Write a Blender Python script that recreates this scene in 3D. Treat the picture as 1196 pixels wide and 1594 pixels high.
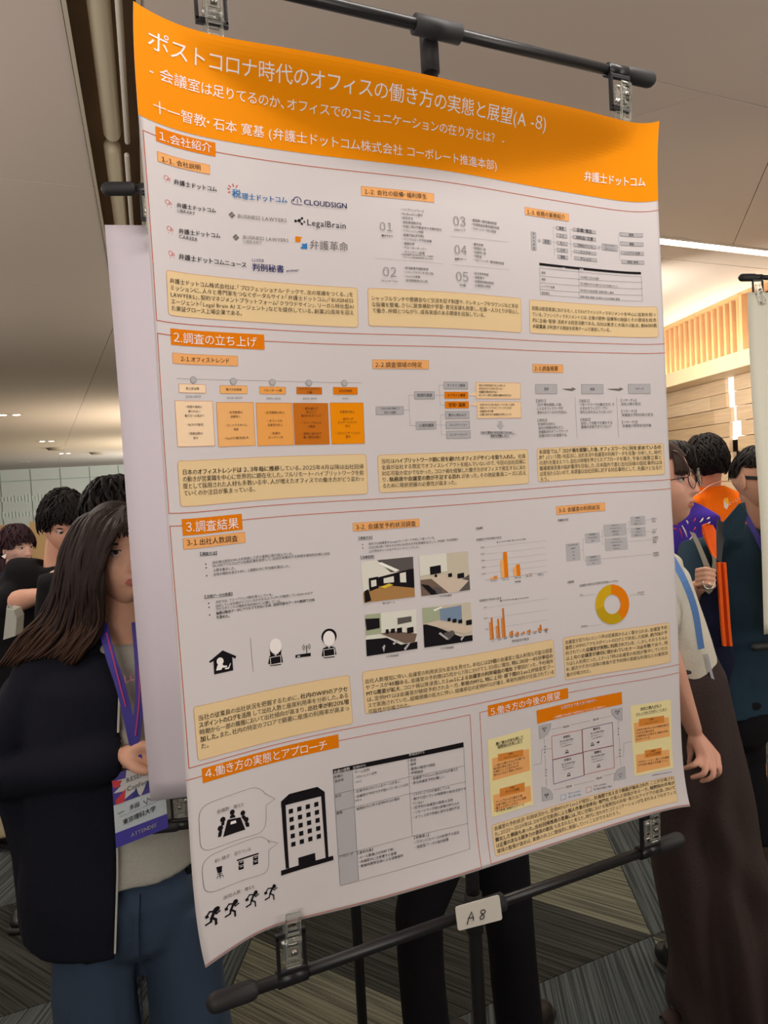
import bpy, bmesh, math, random
import numpy as np
from mathutils import Vector, Matrix, noise
random.seed(7)
for o in list(bpy.data.objects): bpy.data.objects.remove(o)
SC = bpy.context.scene; COL = SC.collection
PI = math.pi
# ------------------------------------------------------------------ camera
R = np.array([[0.904354, 0.056031, -0.423088], [-0.069993, 0.997394, -0.017523], [0.421004, 0.045461, 0.905919]])
FPX = 1136.0; CAMP = np.array([-0.55662, -0.01362, -0.94565])     # metres, poster-centre frame (x right, y down, z away)
W3 = lambda v: np.array([v[0], v[2], -v[1]])
CX, CY, CZ = W3(R[0]), W3(R[1]), W3(R[2])
CW = np.array([CAMP[0], CAMP[2], 1.6])
cd = bpy.data.cameras.new('camera'); cam = bpy.data.objects.new('camera', cd); COL.objects.link(cam)
cam.matrix_world = Matrix(((CX[0], -CY[0], -CZ[0], CW[0]), (CX[1], -CY[1], -CZ[1], CW[1]), (CX[2], -CY[2], -CZ[2], CW[2]), (0, 0, 0, 1)))
cd.sensor_fit = 'VERTICAL'; cd.sensor_height = 24.0; cd.lens = 24.0 * FPX / 1594; cd.clip_start = 0.05; cd.clip_end = 100
SC.camera = cam
# ------------------------------------------------------------------ world, lights, exposure
wd = bpy.data.worlds.new('room_air'); SC.world = wd; wd.use_nodes = True
wd.node_tree.nodes['Background'].inputs[0].default_value = (1.0, 0.95, 0.91, 1)
wd.node_tree.nodes['Background'].inputs[1].default_value = 0.27
SC.view_settings.view_transform = 'Standard'; SC.view_settings.look = 'None'
SC.view_settings.exposure = 0.08; SC.view_settings.gamma = 1.0; SC.view_settings.use_curve_mapping = False
def area(name, loc, target, size, power, color=(1, .93, .84), sy=None):
    l = bpy.data.lights.new(name, 'AREA'); l.energy = power; l.color = color; l.size = size
    if sy: l.shape = 'RECTANGLE'; l.size_y = sy
    o = bpy.data.objects.new(name, l); COL.objects.link(o); o.location = loc
    d = Vector(target) - Vector(loc); o.rotation_euler = d.to_track_quat('-Z', 'Y').to_euler()
    return o
CEIL = 2.83
area('ceiling_panel_light', (0.22, -0.24, 2.81), (0.22, -0.24, 0), 1.2, 14.5, (1, .93, .88), .08)
area('ceiling_fill', (-2.7, 0.7, 1.7), (-2.2, 1.2, 2.83), 1.0, 38, (1, .91, .87))  # unseen fill, added out of view to lift the left ceiling
area('ceiling_fill', (-2.6, 4.2, 1.7), (-1.6, 4.6, 2.83), 1.0, 10, (1, .90, .84))  # second added fill for the left ceiling, farther back
area('ceiling_panel_light', (-2.6, -2.2, 2.80), (-2.6, -2.2, 0), 1.4, 30, (1, .93, .84))
area('ceiling_panel_light', (2.6, -1.6, 2.80), (2.6, -1.6, 0), 1.2, 26, (1, .93, .84))
area('ceiling_panel_light', (-1.3, 2.6, 2.80), (-0.9, 2.4, 0), 0.7, 26, (1, .91, .82))
area('ceiling_panel_light', (2.1, 1.5, 2.80), (1.9, 1.5, 0), 0.7, 24, (1, .93, .84))
area('ceiling_panel_light', (-2.2, 7.0, 2.80), (-2.2, 7.0, 0), 2.0, 90, (1, .93, .82))
area('ceiling_fill', (-1.8, -2.6, 1.7), (-1.4, -1.6, 2.83), 1.2, 38, (1, .93, .86))  # added fills behind the camera, aimed up to brighten the ceiling
area('ceiling_fill', (3.0, -2.2, 1.7), (2.6, -1.0, 2.83), 1.2, 38, (1, .93, .86))  # its added counterpart on the right, out of view
area('hall_fill', (2.2, 4.2, 1.7), (2.2, 4.2, 2.83), 1.0, 40, (1, .88, .70))            # unseen fill lamps added behind the posters to brighten the hall ceiling
area('hall_fill', (2.2, 11.0, 1.2), (0.8, 12.0, 2.83), 2.5, 150, (1, .86, .66))
area('hall_fill', (4.0, 18.0, 1.0), (1.0, 20.0, 2.83), 4.0, 520, (1, .88, .66))
area('wall_fill', (2.6, 2.9, 2.2), (5.0, 4.2, 1.9), 0.6, 36, (1, .95, .86))  # hidden fill added to brighten the plank wall
area('wall_fill', (5.0, 23.0, 1.6), (-1.0, 29.0, 1.4), 4.0, 560, (.98, 1, .97))  # hidden fill added to brighten the far glazed wall
# ------------------------------------------------------------------ helpers
def ray(px, py): return CX * (px - 598) / FPX + CY * (py - 797) / FPX + CZ
def at(px, py, d): return Vector(CW + ray(px, py) * d)                   # d = depth in metres along the view
def onz(px, py, z):
    r = ray(px, py); return Vector(CW + r * (z - 1.6) / r[2])
def ony(px, py, y):
    r = ray(px, py); return Vector(CW + r * (y - CW[1]) / r[1])
def lin(c): return tuple(((x / 255) / 12.92 if x <= 10 else (((x / 255) + .055) / 1.055) ** 2.4) for x in c)
MATS = {}
def mat(name, rgb, rough=.6, metal=0, spec=.5, bump=0, scale=60, vary=0, trans=0, ior=1.45, emit=None, es=1, sheen=0, sss=0, stretch=None):
    if name in MATS: return MATS[name]
    m = bpy.data.materials.new(name); MATS[name] = m; m.use_nodes = True; nt = m.node_tree; b = nt.nodes['Principled BSDF']
    c = lin(rgb) + (1,)
    b.inputs['Base Color'].default_value = c; b.inputs['Roughness'].default_value = rough; b.inputs['Metallic'].default_value = metal
    b.inputs['Specular IOR Level'].default_value = spec; b.inputs['IOR'].default_value = ior
    b.inputs['Transmission Weight'].default_value = trans; b.inputs['Sheen Weight'].default_value = sheen
    if sss: b.inputs['Subsurface Weight'].default_value = sss; b.inputs['Subsurface Radius'].default_value = (.012, .005, .003)
    if emit: b.inputs['Emission Color'].default_value = lin(emit) + (1,); b.inputs['Emission Strength'].default_value = es
    m.diffuse_color = c
    if bump or vary:
        tc = nt.nodes.new('ShaderNodeTexCoord'); mp = nt.nodes.new('ShaderNodeMapping'); n = nt.nodes.new('ShaderNodeTexNoise')
        nt.links.new(tc.outputs['Object'], mp.inputs[0]); nt.links.new(mp.outputs[0], n.inputs['Vector'])
        if stretch: mp.inputs['Scale'].default_value = stretch
        n.inputs['Scale'].default_value = scale; n.inputs['Detail'].default_value = 4
        if bump:
            bp = nt.nodes.new('ShaderNodeBump'); bp.inputs['Strength'].default_value = bump; bp.inputs['Distance'].default_value = .01
            nt.links.new(n.outputs['Fac'], bp.inputs['Height']); nt.links.new(bp.outputs[0], b.inputs['Normal'])
        if vary:
            r = nt.nodes.new('ShaderNodeValToRGB'); nt.links.new(n.outputs['Fac'], r.inputs[0])
            r.color_ramp.elements[0].position = .3; r.color_ramp.elements[1].position = .7
            r.color_ramp.elements[0].color = tuple(x * (1 - vary) for x in c[:3]) + (1,)
            r.color_ramp.elements[1].color = tuple(min(1, x * (1 + vary)) for x in c[:3]) + (1,)
            nt.links.new(r.outputs[0], b.inputs['Base Color'])
    return m
def obj(name, verts, faces, m, parent=None, smooth=False, mi=None):
    me = bpy.data.meshes.new(name); me.from_pydata([tuple(v) for v in verts], [], faces); me.update()
    for x in (m if isinstance(m, (list, tuple)) else [m]): me.materials.append(x)
    if mi is not None: me.polygons.foreach_set('material_index', mi)
    if smooth: me.polygons.foreach_set('use_smooth', [True] * len(me.polygons))
    o = bpy.data.objects.new(name, me); COL.objects.link(o)
    if parent: o.parent = parent; o.matrix_parent_inverse = parent.matrix_world.inverted()
    return o
def thing(name, label, cat, loc=(0, 0, 0), group=None):
    o = bpy.data.objects.new(name, None); COL.objects.link(o); o.location = loc; o.empty_display_size = .05
    o.matrix_world = Matrix.Translation(loc); o['label'] = label; o['category'] = cat
    if group: o['group'] = group
    return o
def tag(o, label, cat, group=None):
    o['label'] = label; o['category'] = cat
    if group: o['group'] = group
    return o
def struct(o): o['kind'] = 'structure'; return o
class MB:                                        # collects shapes, then links them as one mesh object
    def __init__(s): s.v = []; s.f = []
    def add(s, v, f):
        k = len(s.v); s.v += [tuple(x) for x in v]; s.f += [tuple(i + k for i in q) for q in f]; return s
    def box(s, c, sz, M=None, bev=0):
        bm = bmesh.new(); bmesh.ops.create_cube(bm, size=1)
        for v in bm.verts: v.co = Vector((v.co.x * sz[0], v.co.y * sz[1], v.co.z * sz[2]))
        if bev: bmesh.ops.bevel(bm, geom=bm.edges[:], offset=bev, segments=2, affect='EDGES', profile=.5)
        M = M or Matrix.Identity(3)
        vs = [M @ v.co + Vector(c) for v in bm.verts]; fs = [[v.index for v in f.verts] for f in bm.faces]
        bm.verts.index_update(); fs = [[v.index for v in f.verts] for f in bm.faces]
        bm.free(); return s.add(vs, fs)
    def tube(s, pts, rad, n=12, caps=True, ref=None, dome=False):
        pts = [Vector(p) for p in pts]; K = len(pts)
        rad = [rad] * K if not isinstance(rad, (list, tuple)) else list(rad)
        rad = [(r, r) if not isinstance(r, (list, tuple)) else r for r in rad]
        if dome:                                # hemispherical ends
            d0 = (pts[0] - pts[1]).normalized(); d1 = (pts[-1] - pts[-2]).normalized()
            a, b = pts[0], pts[-1]; ra, rb = rad[0], rad[-1]; ma, mb = min(ra), min(rb)
            st = [math.radians(x) for x in (80, 55, 28)]
            pts = [a + d0 * ma * math.sin(t) for t in st] + pts + [b + d1 * mb * math.sin(t) for t in reversed(st)]
            rad = [(ra[0] * math.cos(t), ra[1] * math.cos(t)) for t in st] + rad + [(rb[0] * math.cos(t), rb[1] * math.cos(t)) for t in reversed(st)]
            K = len(pts)
        V = []; prev = None
        for i, p in enumerate(pts):
            t = (pts[min(i + 1, K - 1)] - pts[max(i - 1, 0)]).normalized()
            if ref is not None: u = Vector(ref)
            else: u = prev if prev is not None else (Vector((0, 0, 1)) if abs(t.z) < .9 else Vector((1, 0, 0)))
            u = (u - t * u.dot(t)); u = u.normalized() if u.length > 1e-6 else t.orthogonal().normalized()
            prev = u; w = t.cross(u)
            for k in range(n):
                a = 2 * PI * k / n; V.append(p + u * math.cos(a) * rad[i][0] + w * math.sin(a) * rad[i][1])
        F = [(i * n + k, i * n + (k + 1) % n, (i + 1) * n + (k + 1) % n, (i + 1) * n + k) for i in range(K - 1) for k in range(n)]
        if caps: F += [tuple(range(n - 1, -1, -1)), tuple((K - 1) * n + k for k in range(n))]
        return s.add(V, F)
    def ell(s, c, r, M=None, n=20, m=14):
        V = [Vector((0, 0, 1))]; 
        for j in range(1, m):
            for i in range(n):
                th = PI * j / m; ph = 2 * PI * i / n; V.append(Vector((math.sin(th) * math.cos(ph), math.sin(th) * math.sin(ph), math.cos(th))))
        V.append(Vector((0, 0, -1)))
        F = [(0, 1 + i, 1 + (i + 1) % n) for i in range(n)]
        F += [(1 + (j - 1) * n + i, 1 + j * n + i, 1 + j * n + (i + 1) % n, 1 + (j - 1) * n + (i + 1) % n) for j in range(1, m - 1) for i in range(n)]
        L = len(V) - 1; F += [(L, 1 + (m - 2) * n + (i + 1) % n, 1 + (m - 2) * n + i) for i in range(n)]
        M = M or Matrix.Identity(3)
        r = (r, r, r) if not isinstance(r, (tuple, list)) else r
        return s.add([M @ Vector((v.x * r[0], v.y * r[1], v.z * r[2])) + Vector(c) for v in V], F)
    def prism(s, poly, ext):                      # planar polygon extruded by a vector
        n = len(poly); e = Vector(ext); P = [Vector(p) for p in poly]
        return s.add(P + [p + e for p in P], [tuple(range(n - 1, -1, -1)), tuple(range(n, 2 * n))] + [(i, (i + 1) % n, n + (i + 1) % n, n + i) for i in range(n)])
    def build(s, name, m, parent=None, smooth=False): return obj(name, s.v, s.f, m, parent, smooth)
def basis(fwd, up=(0, 0, 1)):                      # columns x=right, y=forward, z=up
    f = Vector(fwd).normalized(); u = Vector(up); r = f.cross(u).normalized(); u = r.cross(f)
    return Matrix((r, f, u)).transposed()
# ------------------------------------------------------------------ the poster's bent surface (fitted): (u, v) mm -> world
CZ_ = [-0.005511, 0.001962, 0.000788, 0.000193, -0.003424, -0.005512, 0.001389, 0.001844, -0.001337, -0.001626, -0.00288, -0.006797, -0.007815, 0.003718, 0.001721, -0.002312, 0.000341, 0.00329, 0.002188, 0.000379, 0.001258, 0.000721, 0.000226, 0.000231, -0.011986, 0.003053, -0.000104, -0.00408, 0.000315, 0.001844, 0.002033, 0.002226, -0.00098]
CU_ = [0.000813, -0.002283, 0.006039, -0.00039, -0.000185, 5.4e-05, 0.001284, 0.001364, -0.001399, -0.002596, -0.000182, 0.00031, -1.5e-05, -0.000174, 0.000869, 0.003102, 0.001356, 0.001165, 0.001317, 0.000638, 0.001018, -0.000746, -0.002257, -0.000549, -0.000644, -0.00078, -0.000118, -0.000819, 0.00146, 0.000952, -0.00118, 0.000556, -7.7e-05, 0.000294, -0.000298, 0.000204, 0.002019, 0.000514, 0.000524, -0.000442, -0.001055, -0.003201, -0.00077, 0.001378, 0.001374, 0.003856, -0.001096, -0.001964]
CV_ = [0.000398, -0.002601, 0.001181, -0.003863, -4.4e-05, -0.000115, -0.000363, 0.001109, 9.6e-05, 0.000156, 0.001011, -0.000688, -0.001237, 0.000485, -0.000666, -0.000406, -0.001163, -0.001386, -0.000879, -0.000513, -0.000514, 0.000296, -0.000269, 0.001052, 0.000927, -0.000541, 0.000193, -4.4e-05, 0.000362, 0.000173, -0.001104, 0.000238, 0.001131, -0.0004, -0.000106, -0.000284, -0.000554, -0.000937, 0.000145, -0.000861, 0.000488, 0.000177, 0.003668, -2.6e-05, 0.000162, -0.000645, -0.000586, 0.001425]
def coefmat(c, t):
    m = np.zeros((10, 10))
    for x, (i, j) in zip(c, t): m[i, j] = x
    return m
MZ = coefmat(CZ_, [(i, j) for i in range(6) for j in range(7) if 2 <= i + j <= 8])
WT = [(i, j) for i in range(9) for j in range(7) if i + j <= 9]
MU = coefmat(CU_, WT); MV = coefmat(CV_, WT)
lv = np.polynomial.legendre.legval2d
def surf_local(u, v, off=0.0):
    u = np.asarray(u, float); v = np.asarray(v, float); a = 2 * u / 841 - 1; b = 2 * v / 1189 - 1
    P = np.stack([u / 1000 - .4205 + lv(a, b, MU), v / 1000 - .5945 + lv(a, b, MV), lv(a, b, MZ)], -1)
    s = np.sin(PI * np.clip((u - 40) / 760, 0, 1)); k = np.clip(1 - v / (40 + 95 * s), 0, None)      # the top edge sags forward between its two clips
    return P + (CAMP - P) * (.030 * s * k * k * (3 - 2 * k))[..., None]
def surf(u, v, off=0.0):                          # off = metres in front of the paper, along the surface normal
    P = surf_local(u, v)
    if off:
        e = 2.0; pu = surf_local(np.asarray(u) + e, v) - surf_local(np.asarray(u) - e, v); pv = surf_local(u, np.asarray(v) + e) - surf_local(u, np.asarray(v) - e)
        n = np.cross(pv, pu); n /= np.linalg.norm(n, axis=-1, keepdims=True); P = P + n * off
    out = np.empty_like(P); out[..., 0] = P[..., 0]; out[..., 1] = P[..., 2]; out[..., 2] = 1.6 - (P[..., 1] - CAMP[1])
    return out
def uv(px, py):                                   # where on the sheet a spot of the photograph lies, in mm
    q = np.array([(px - 215) / .97, py * .8])
    def pr(q):
        Q = (surf_local(q[..., 0], q[..., 1]) - CAMP) @ R.T
        return np.stack([598 + FPX * Q[..., 0] / Q[..., 2], 797 + FPX * Q[..., 1] / Q[..., 2]], -1)
    q = np.clip(q, 5, 1180); q[0] = min(q[0], 836)
    for _ in range(7):
        T = pr(np.array([q, q + [1, 0], q + [0, 1]])); J = np.stack([T[1] - T[0], T[2] - T[0]], 1)
        q = q + np.clip(np.linalg.solve(J, np.array([px, py]) - T[0]), -150, 150); q[0] = min(max(q[0], -10), 855); q[1] = min(max(q[1], -15), 1205)
    return q
# ------------------------------------------------------------------ printed matter: glyphs laid out on the bent sheet
GL = {}
CONTENT = []
OPEN = '「『(（［【['; HALF = '、。・,.:;!' + OPEN + '」』)）］】]'
def load_glyphs(chars, bold):
    chars = sorted(c for c in set(chars) if c not in ' \n　')
    wide = lambda s: ''.join(chr(ord(c) + 0xFEE0) if c in '0123456789' else c for c in s)
    c = bpy.data.curves.new('glyphs', 'FONT'); c.body = '\n'.join(wide(chars)); c.size = 20; c.space_line = 3; c.resolution_u = 2
    o = bpy.data.objects.new('glyphs', c); COL.objects.link(o)
    me = bpy.data.meshes.new_from_object(o.evaluated_get(bpy.context.evaluated_depsgraph_get()))
    co = np.empty(len(me.vertices) * 3); me.vertices.foreach_get('co', co); co = co.reshape(-1, 3) / 20
    row = np.rint((.35 - co[:, 1]) / 3).astype(int)
    loops = np.empty(len(me.loops), int); me.loops.foreach_get('vertex_index', loops)
    fv = {}
    for p in me.polygons:
        ix = loops[p.loop_start:p.loop_start + p.loop_total]; fv.setdefault(int(row[ix[0]]), []).append(ix)
    for k, ch in enumerate(chars):
        idx = np.where(row == k)[0]
        if len(idx) == 0: continue
        mp = {int(j): n for n, j in enumerate(idx)}
        V = co[idx, :2].copy(); V[:, 1] += 3 * k
        Fs = [tuple(mp[int(j)] for j in f) for f in fv.get(k, [])]
        adv = 1.0 if ord(ch) > 0x2E7F else V[:, 0].max() + .07
        if ch in '0123456789': V[:, 0] -= V[:, 0].min() - (.12 if ch == '1' else .05); adv = V[:, 0].max() + (.12 if ch == '1' else .06)
        if ch in HALF and ord(ch) > 0x2E7F:
            adv = .55; V[:, 0] += .05 - V[:, 0].min()
        elif 0x3040 <= ord(ch) < 0x30FF: adv = .93; V[:, 0] -= .03
        if bold: V, Fs = np.concatenate([V + [-.016, 0], V + [.016, 0], V + [0, .014]]), Fs + [tuple(i + len(V) for i in f) for f in Fs] + [tuple(i + 2 * len(V) for i in f) for f in Fs]
        GL[ch, bold] = (V, Fs, adv)
    bpy.data.objects.remove(o); bpy.data.curves.remove(c); bpy.data.meshes.remove(me)
def layout(segs):                                   # segs: [(text, bold)] -> verts in em, faces, width
    V = []; F = []; x = 0; n = 0
    for s, b in segs:
        for ch in s:
            if ch in ' 　': x += .3 if ch == ' ' else .6; continue
            g = GL.get((ch, b)) or GL.get((ch, False))
            if not g: x += .6; continue
            V.append(g[0] + [x, 0]); F += [tuple(i + n for i in f) for f in g[1]]; n += len(g[0]); x += g[2]
    return (np.concatenate(V) if V else np.zeros((0, 2))), F, x
class Part:
    def __init__(s, name, label=None): s.name = name; s.v = []; s.f = []; s.mi = []; s.m = []; s.n = 0; s.label = label; CONTENT.append(s)
    def add(s, UV, F, m, off):
        k = s.m.index(m) if m in s.m else (s.m.append(m) or len(s.m) - 1)
        UV = np.asarray(UV, float); s.v.append(np.column_stack([UV, np.full(len(UV), off)])); s.f += [tuple(i + s.n for i in f) for f in F]; s.mi += [k] * len(F); s.n += len(UV)
    def fine(s, UV, F, m, off, L=14):               # subdivide long edges so that it follows the paper
        bm = bmesh.new(); vs = [bm.verts.new((p[0], p[1], 0)) for p in UV]
        for f in F:
            try: bm.faces.new([vs[i] for i in f])
            except ValueError: pass
        bmesh.ops.triangulate(bm, faces=bm.faces[:])
        for _ in range(7):
            e = [e for e in bm.edges if e.calc_length() > L]
            if not e: break
            bmesh.ops.subdivide_edges(bm, edges=e, cuts=1); bmesh.ops.triangulate(bm, faces=[f for f in bm.faces if len(f.verts) > 3])
        bm.verts.index_update()
        s.add([(v.co.x, v.co.y) for v in bm.verts], [[v.index for v in f.verts] for f in bm.faces], m, off); bm.free()
    def rect(s, a, b, m, off=.00025, out=None, lw=.5, r=0, cell=14):
        (u0, v0), (u1, v1) = a, b
        if m:
            nu = max(1, int(abs(u1 - u0) / cell)); nv = max(1, int(abs(v1 - v0) / cell))
            if r:
                P = []
                for cx, cy, t0 in ((u1 - r, v0 + r, -90), (u1 - r, v1 - r, 0), (u0 + r, v1 - r, 90), (u0 + r, v0 + r, 180)):
                    P += [(cx + r * math.cos(math.radians(t0 + t)), cy + r * math.sin(math.radians(t0 + t))) for t in (0, 30, 60, 90)]
                s.fine(P, [tuple(range(len(P)))], m, off)
            else:
                G = [(u0 + (u1 - u0) * i / nu, v0 + (v1 - v0) * j / nv) for j in range(nv + 1) for i in range(nu + 1)]
                s.add(G, [(j * (nu + 1) + i, (j + 1) * (nu + 1) + i, (j + 1) * (nu + 1) + i + 1, j * (nu + 1) + i + 1) for j in range(nv) for i in range(nu)], m, off)
        if out:
            if r:
                P = []
                for cx, cy, t0 in ((u1 - r, v0 + r, -90), (u1 - r, v1 - r, 0), (u0 + r, v1 - r, 90), (u0 + r, v0 + r, 180)):
                    P += [(cx + r * math.cos(math.radians(t0 + t)), cy + r * math.sin(math.radians(t0 + t))) for t in (0, 30, 60, 90)]
                s.line(P + P[:1], lw, out, off + .0001)
            else: s.line([(u0, v0), (u1, v0), (u1, v1), (u0, v1), (u0, v0)], lw, out, off + .0001)
    def line(s, P, w, m, off=.0003):
        for (a, b), (c, d) in zip(P[:-1], P[1:]):
            L = math.hypot(c - a, d - b)
            if L < 1e-6: continue
            n = max(1, int(L / 14)); nx, ny = -(d - b) / L * w / 2, (c - a) / L * w / 2; ex, ey = (c - a) / L * w / 2, (d - b) / L * w / 2
            a_, b_, c_, d_ = a - ex, b - ey, c + ex, d + ey
            V = []
            for i in range(n + 1):
                t = i / n; x, y = a_ + (c_ - a_) * t, b_ + (d_ - b_) * t; V += [(x + nx, y + ny), (x - nx, y - ny)]
            s.add(V, [(2 * i, 2 * i + 2, 2 * i + 3, 2 * i + 1) for i in range(n)], m, off)
    def disc(s, c, r, m, off=.0003, r0=0, a0=0, a1=360, ry=None):
        n = max(3, int(28 * (a1 - a0) / 360)); k = (ry or r) / r
        o = [(c[0] + r * math.sin(math.radians(a0 + (a1 - a0) * i / n)), c[1] - r * k * math.cos(math.radians(a0 + (a1 - a0) * i / n))) for i in range(n + 1)]
        q = [(c[0] + (x - c[0]) * r0 / r, c[1] + (y - c[1]) * r0 / r) for x, y in o]
        if r0: s.add(o + q, [(i, i + 1, n + 2 + i, n + 1 + i) for i in range(n)], m, off)
        else: s.add(o + [c], [(i, i + 1, n + 1) for i in range(n)], m, off)
    def text(s, a, b, segs, m, off=.0005, em=None, fit=True):      # a, b: ends of the mid line (mm)
        if isinstance(segs, str): segs = [(segs, False)]
        V, F, w = layout(segs)
        if not len(V): return
        L = math.hypot(b[0] - a[0], b[1] - a[1]); sx = L / w if fit else em; sy = em or sx
        dx, dy = (b[0] - a[0]) / L, (b[1] - a[1]) / L
        X = V[:, 0] * sx; Y = (V[:, 1] - .36) * sy
        s.add(np.column_stack([a[0] + X * dx + Y * dy, a[1] + X * dy - Y * dx]), F, m, off)
    def build(s, parent):
        if not s.v: return
        A = np.concatenate(s.v); P = np.empty((len(A), 3))
        for off in np.unique(A[:, 2]):
            k = A[:, 2] == off; P[k] = surf(A[k, 0], A[k, 1], off)
        o = obj(s.name, P, s.f, [INK(x) for x in s.m], parent, mi=s.mi)
        if s.label: o['label'] = s.label
        return o
INKS = {'ink': (38, 32, 36), 'grey': (120, 112, 112), 'lgrey': (150, 145, 148), 'pgrey': (186, 183, 186), 'white': (246, 240, 238), 'orange': (246, 148, 0), 'head': (232, 128, 4),
        'sub': (244, 178, 112), 'tan': (236, 208, 160), 'line': (196, 84, 40), 'red': (214, 62, 50), 'blue': (56, 126, 190), 'navy': (44, 42, 108), 'mid': (222, 140, 60), 'deep': (205, 116, 30),
        'pale': (248, 214, 170), 'gold': (214, 172, 24), 'gold2': (196, 160, 20), 'yel': (226, 196, 60), 'lyel': (242, 228, 170), 'purple': (120, 60, 100), 'cardA': (252, 222, 186), 'cardB': (246, 186, 118), 'cardC': (244, 170, 88),
        'black': (26, 22, 26), 'wall': (206, 196, 176), 'wall2': (228, 226, 214), 'wood': (176, 132, 80), 'table': (214, 196, 178), 'table2': (120, 100, 88), 'lite': (250, 248, 240), 'curtain': (126, 146, 172), 'shade': (96, 90, 88), 'green': (170, 178, 150)}
def INK(k): return mat('print_' + k, INKS[k], rough=.75, spec=.12)
class Z:                                            # a window of the photograph in which spots were read off
    def __init__(s, x, y, k): s.x, s.y, s.k = x, y, k
    def __call__(s, a, b): return uv(s.x + a * s.k, s.y + b * s.k)
zA, zB, zC, zD, zE = Z(200, 0, .3679), Z(600, 0, .3679), Z(230, 200, .2759), Z(540, 260, .24247), Z(800, 260, .209)
zF, zG, zH, zI, zJ, zK = Z(240, 500, .29264), Z(560, 530, .23411), Z(810, 540, .209), Z(260, 780, .25084), Z(540, 780, .26756), Z(720, 780, .28428)
zL, zM, zN, zO, zP, zS = Z(290, 1020, .39297), Z(290, 1120, .24457), Z(500, 1120, .23411), Z(740, 1050, .28428), Z(840, 960, .20067), Z(150, 150, .16935)
JOBS = []
def T(p, z, x0, y0, x1, y1, s, m='ink', bold=False, sy=1, off=.0005):
    JOBS.append((p, z(x0, y0), z(x1, y1), [(s, bold)], m, None, True, sy, off))
def para(p, z, x0, y0, x1, y1, xl, yl, lines, m='ink'):
    a, b, c = z(x0, y0), z(x1, y1), z(xl, yl); n = len(lines)
    for i, ln in enumerate(lines):
        segs = [(t, k % 2 == 1) for k, t in enumerate(ln.split('*')) if t]
        f = i / max(1, n - 1); d = c - a
        JOBS.append((p, a + d * f, b + d * f, segs, m, (a, b), i < n - 1, 1, .0005))
def lst(p, z, x0, y0, xl, yl, em, lines, m='ink', bold=False, step=None):
    a, c = z(x0, y0), z(xl, yl); e = z(x0 + em, y0)[0] - a[0]; n = len(lines)
    for i, ln in enumerate(lines):
        if ln: q = a + (c - a) * (i / max(1, n - 1)); JOBS.append((p, q, q + [1, 0], [(ln, bold)], m, e, False, 1, .0005))
def bx(p, z, x0, y0, x1, y1, m, out=None, lw=.4, r=0, off=.00025): p.rect(z(x0, y0), z(x1, y1), m, off, out, lw, r)
def ln(p, z, pts, w=.4, m='grey', off=.0003): p.line([z(*q) for q in pts], w, m, off)
def poly(p, z, pts, m, off=.0003): p.fine([z(*q) for q in pts], [tuple(range(len(pts)))], m, off)
def heading(z, tl, br, t0, t1, s, big=True):
    p = Part('section_heading' if big else 'subheading', ('orange heading with white lettering' if big else 'light orange subheading with dark lettering'))
    bx(p, z, *tl, *br, 'head' if big else 'sub', None if big else 'deep', .3)
    T(p, z, *t0, *t1, s, 'white' if big else 'ink', sy=1)
# ---- header
p = Part('header_band', 'orange header band'); p.rect((0, 0), (841, 133.3), 'orange', .0003, cell=6)
p = Part('title_lettering', 'white title lettering')
T(p, zA, 78, 158, 1770, 525, 'ポストコロナ時代のオフィスの働き方の実態と展望(A -8)', 'white', sy=1.12)
p = Part('subtitle_lettering', 'white subtitle and author lines')
T(p, zA, 85, 291, 1592, 594, '- 会議室は足りてるのか、オフィスでのコミュニケーションの在り方とは？ -', 'white', sy=1.08)
T(p, zA, 100, 445, 1560, 703, '十一智教・石本 寛基 (弁護士ドットコム株式会社 コーポレート推進本部)', 'white', sy=1.05)
p = Part('header_logo', 'bold white lettering'); T(p, zB, 840, 745, 1100, 770, '弁護士ドットコム', 'white', True, sy=1.1)
# ---- frames (hair lines)
for name, u0, v0, u1, v1 in (('frame_line', 3.7, 149.8, 841, 376.2), ('frame_line', 3.7, 391.7, 841, 609.4), ('frame_line', 3.7, 625.2, 841, 931), ('frame_line', 0, 945.4, 429, 1186), ('frame_line', 446.7, 945.4, 841, 1186)):
    p = Part(name, 'thin orange-red border line')
    L = [(u1, v0), (u0, v0), (u0, v1), (u1, v1)] if u1 > 800 else [(u0, v0), (u1, v0), (u1, v1), (u0, v1)]
    if u0: p.line(L, .9, 'line', .0002)
    else: p.line(L, .9, 'line', .0002)
heading(zS, (542, 272), (1098, 555), (563, 357), (1060, 478), '1.会社紹介')
heading(zF, (85, 37), (588, 152), (100, 85), (545, 113), '2.調査の立ち上げ')
heading(zI, (90, 112), (470, 177), (113, 162), (445, 137), '3.調査結果')
heading(zM, (97, 313), (973, 178), (115, 349), (898, 158), '4.働き方の実態とアプローチ')
heading(zO, (68, 170), (510, 130), (82, 205), (465, 112), '5.働き方の今後の展望')
heading(zS, (560, 505), (1045, 718), (592, 573), (960, 658), '1-1. 会社説明', False)
heading(zF, (97, 168), (446, 238), (140, 200), (402, 211), '2-1.オフィストレンド', False)
heading(zI, (98, 232), (487, 256), (120, 259), (440, 231), '3-1.出社人数調査', False)
heading(zD, (92, 123), (560, 228), (110, 158), (515, 192), '1-2. 会社の設備・福利厚生', False)
heading(zE, (82, 298), (410, 405), (95, 333), (382, 375), '1-3. 総務の業務紹介', False)
heading(zG, (85, 127), (460, 190), (102, 162), (415, 162), '2-2.調査領域の特定', False)
heading(zH, (92, 127), (320, 192), (104, 160), (282, 162), '2-3.調査概要', False)
heading(zJ, (35, 128), (423, 148), (50, 153), (402, 130), '3-2. 会議室予約状況調査', False)
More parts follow.
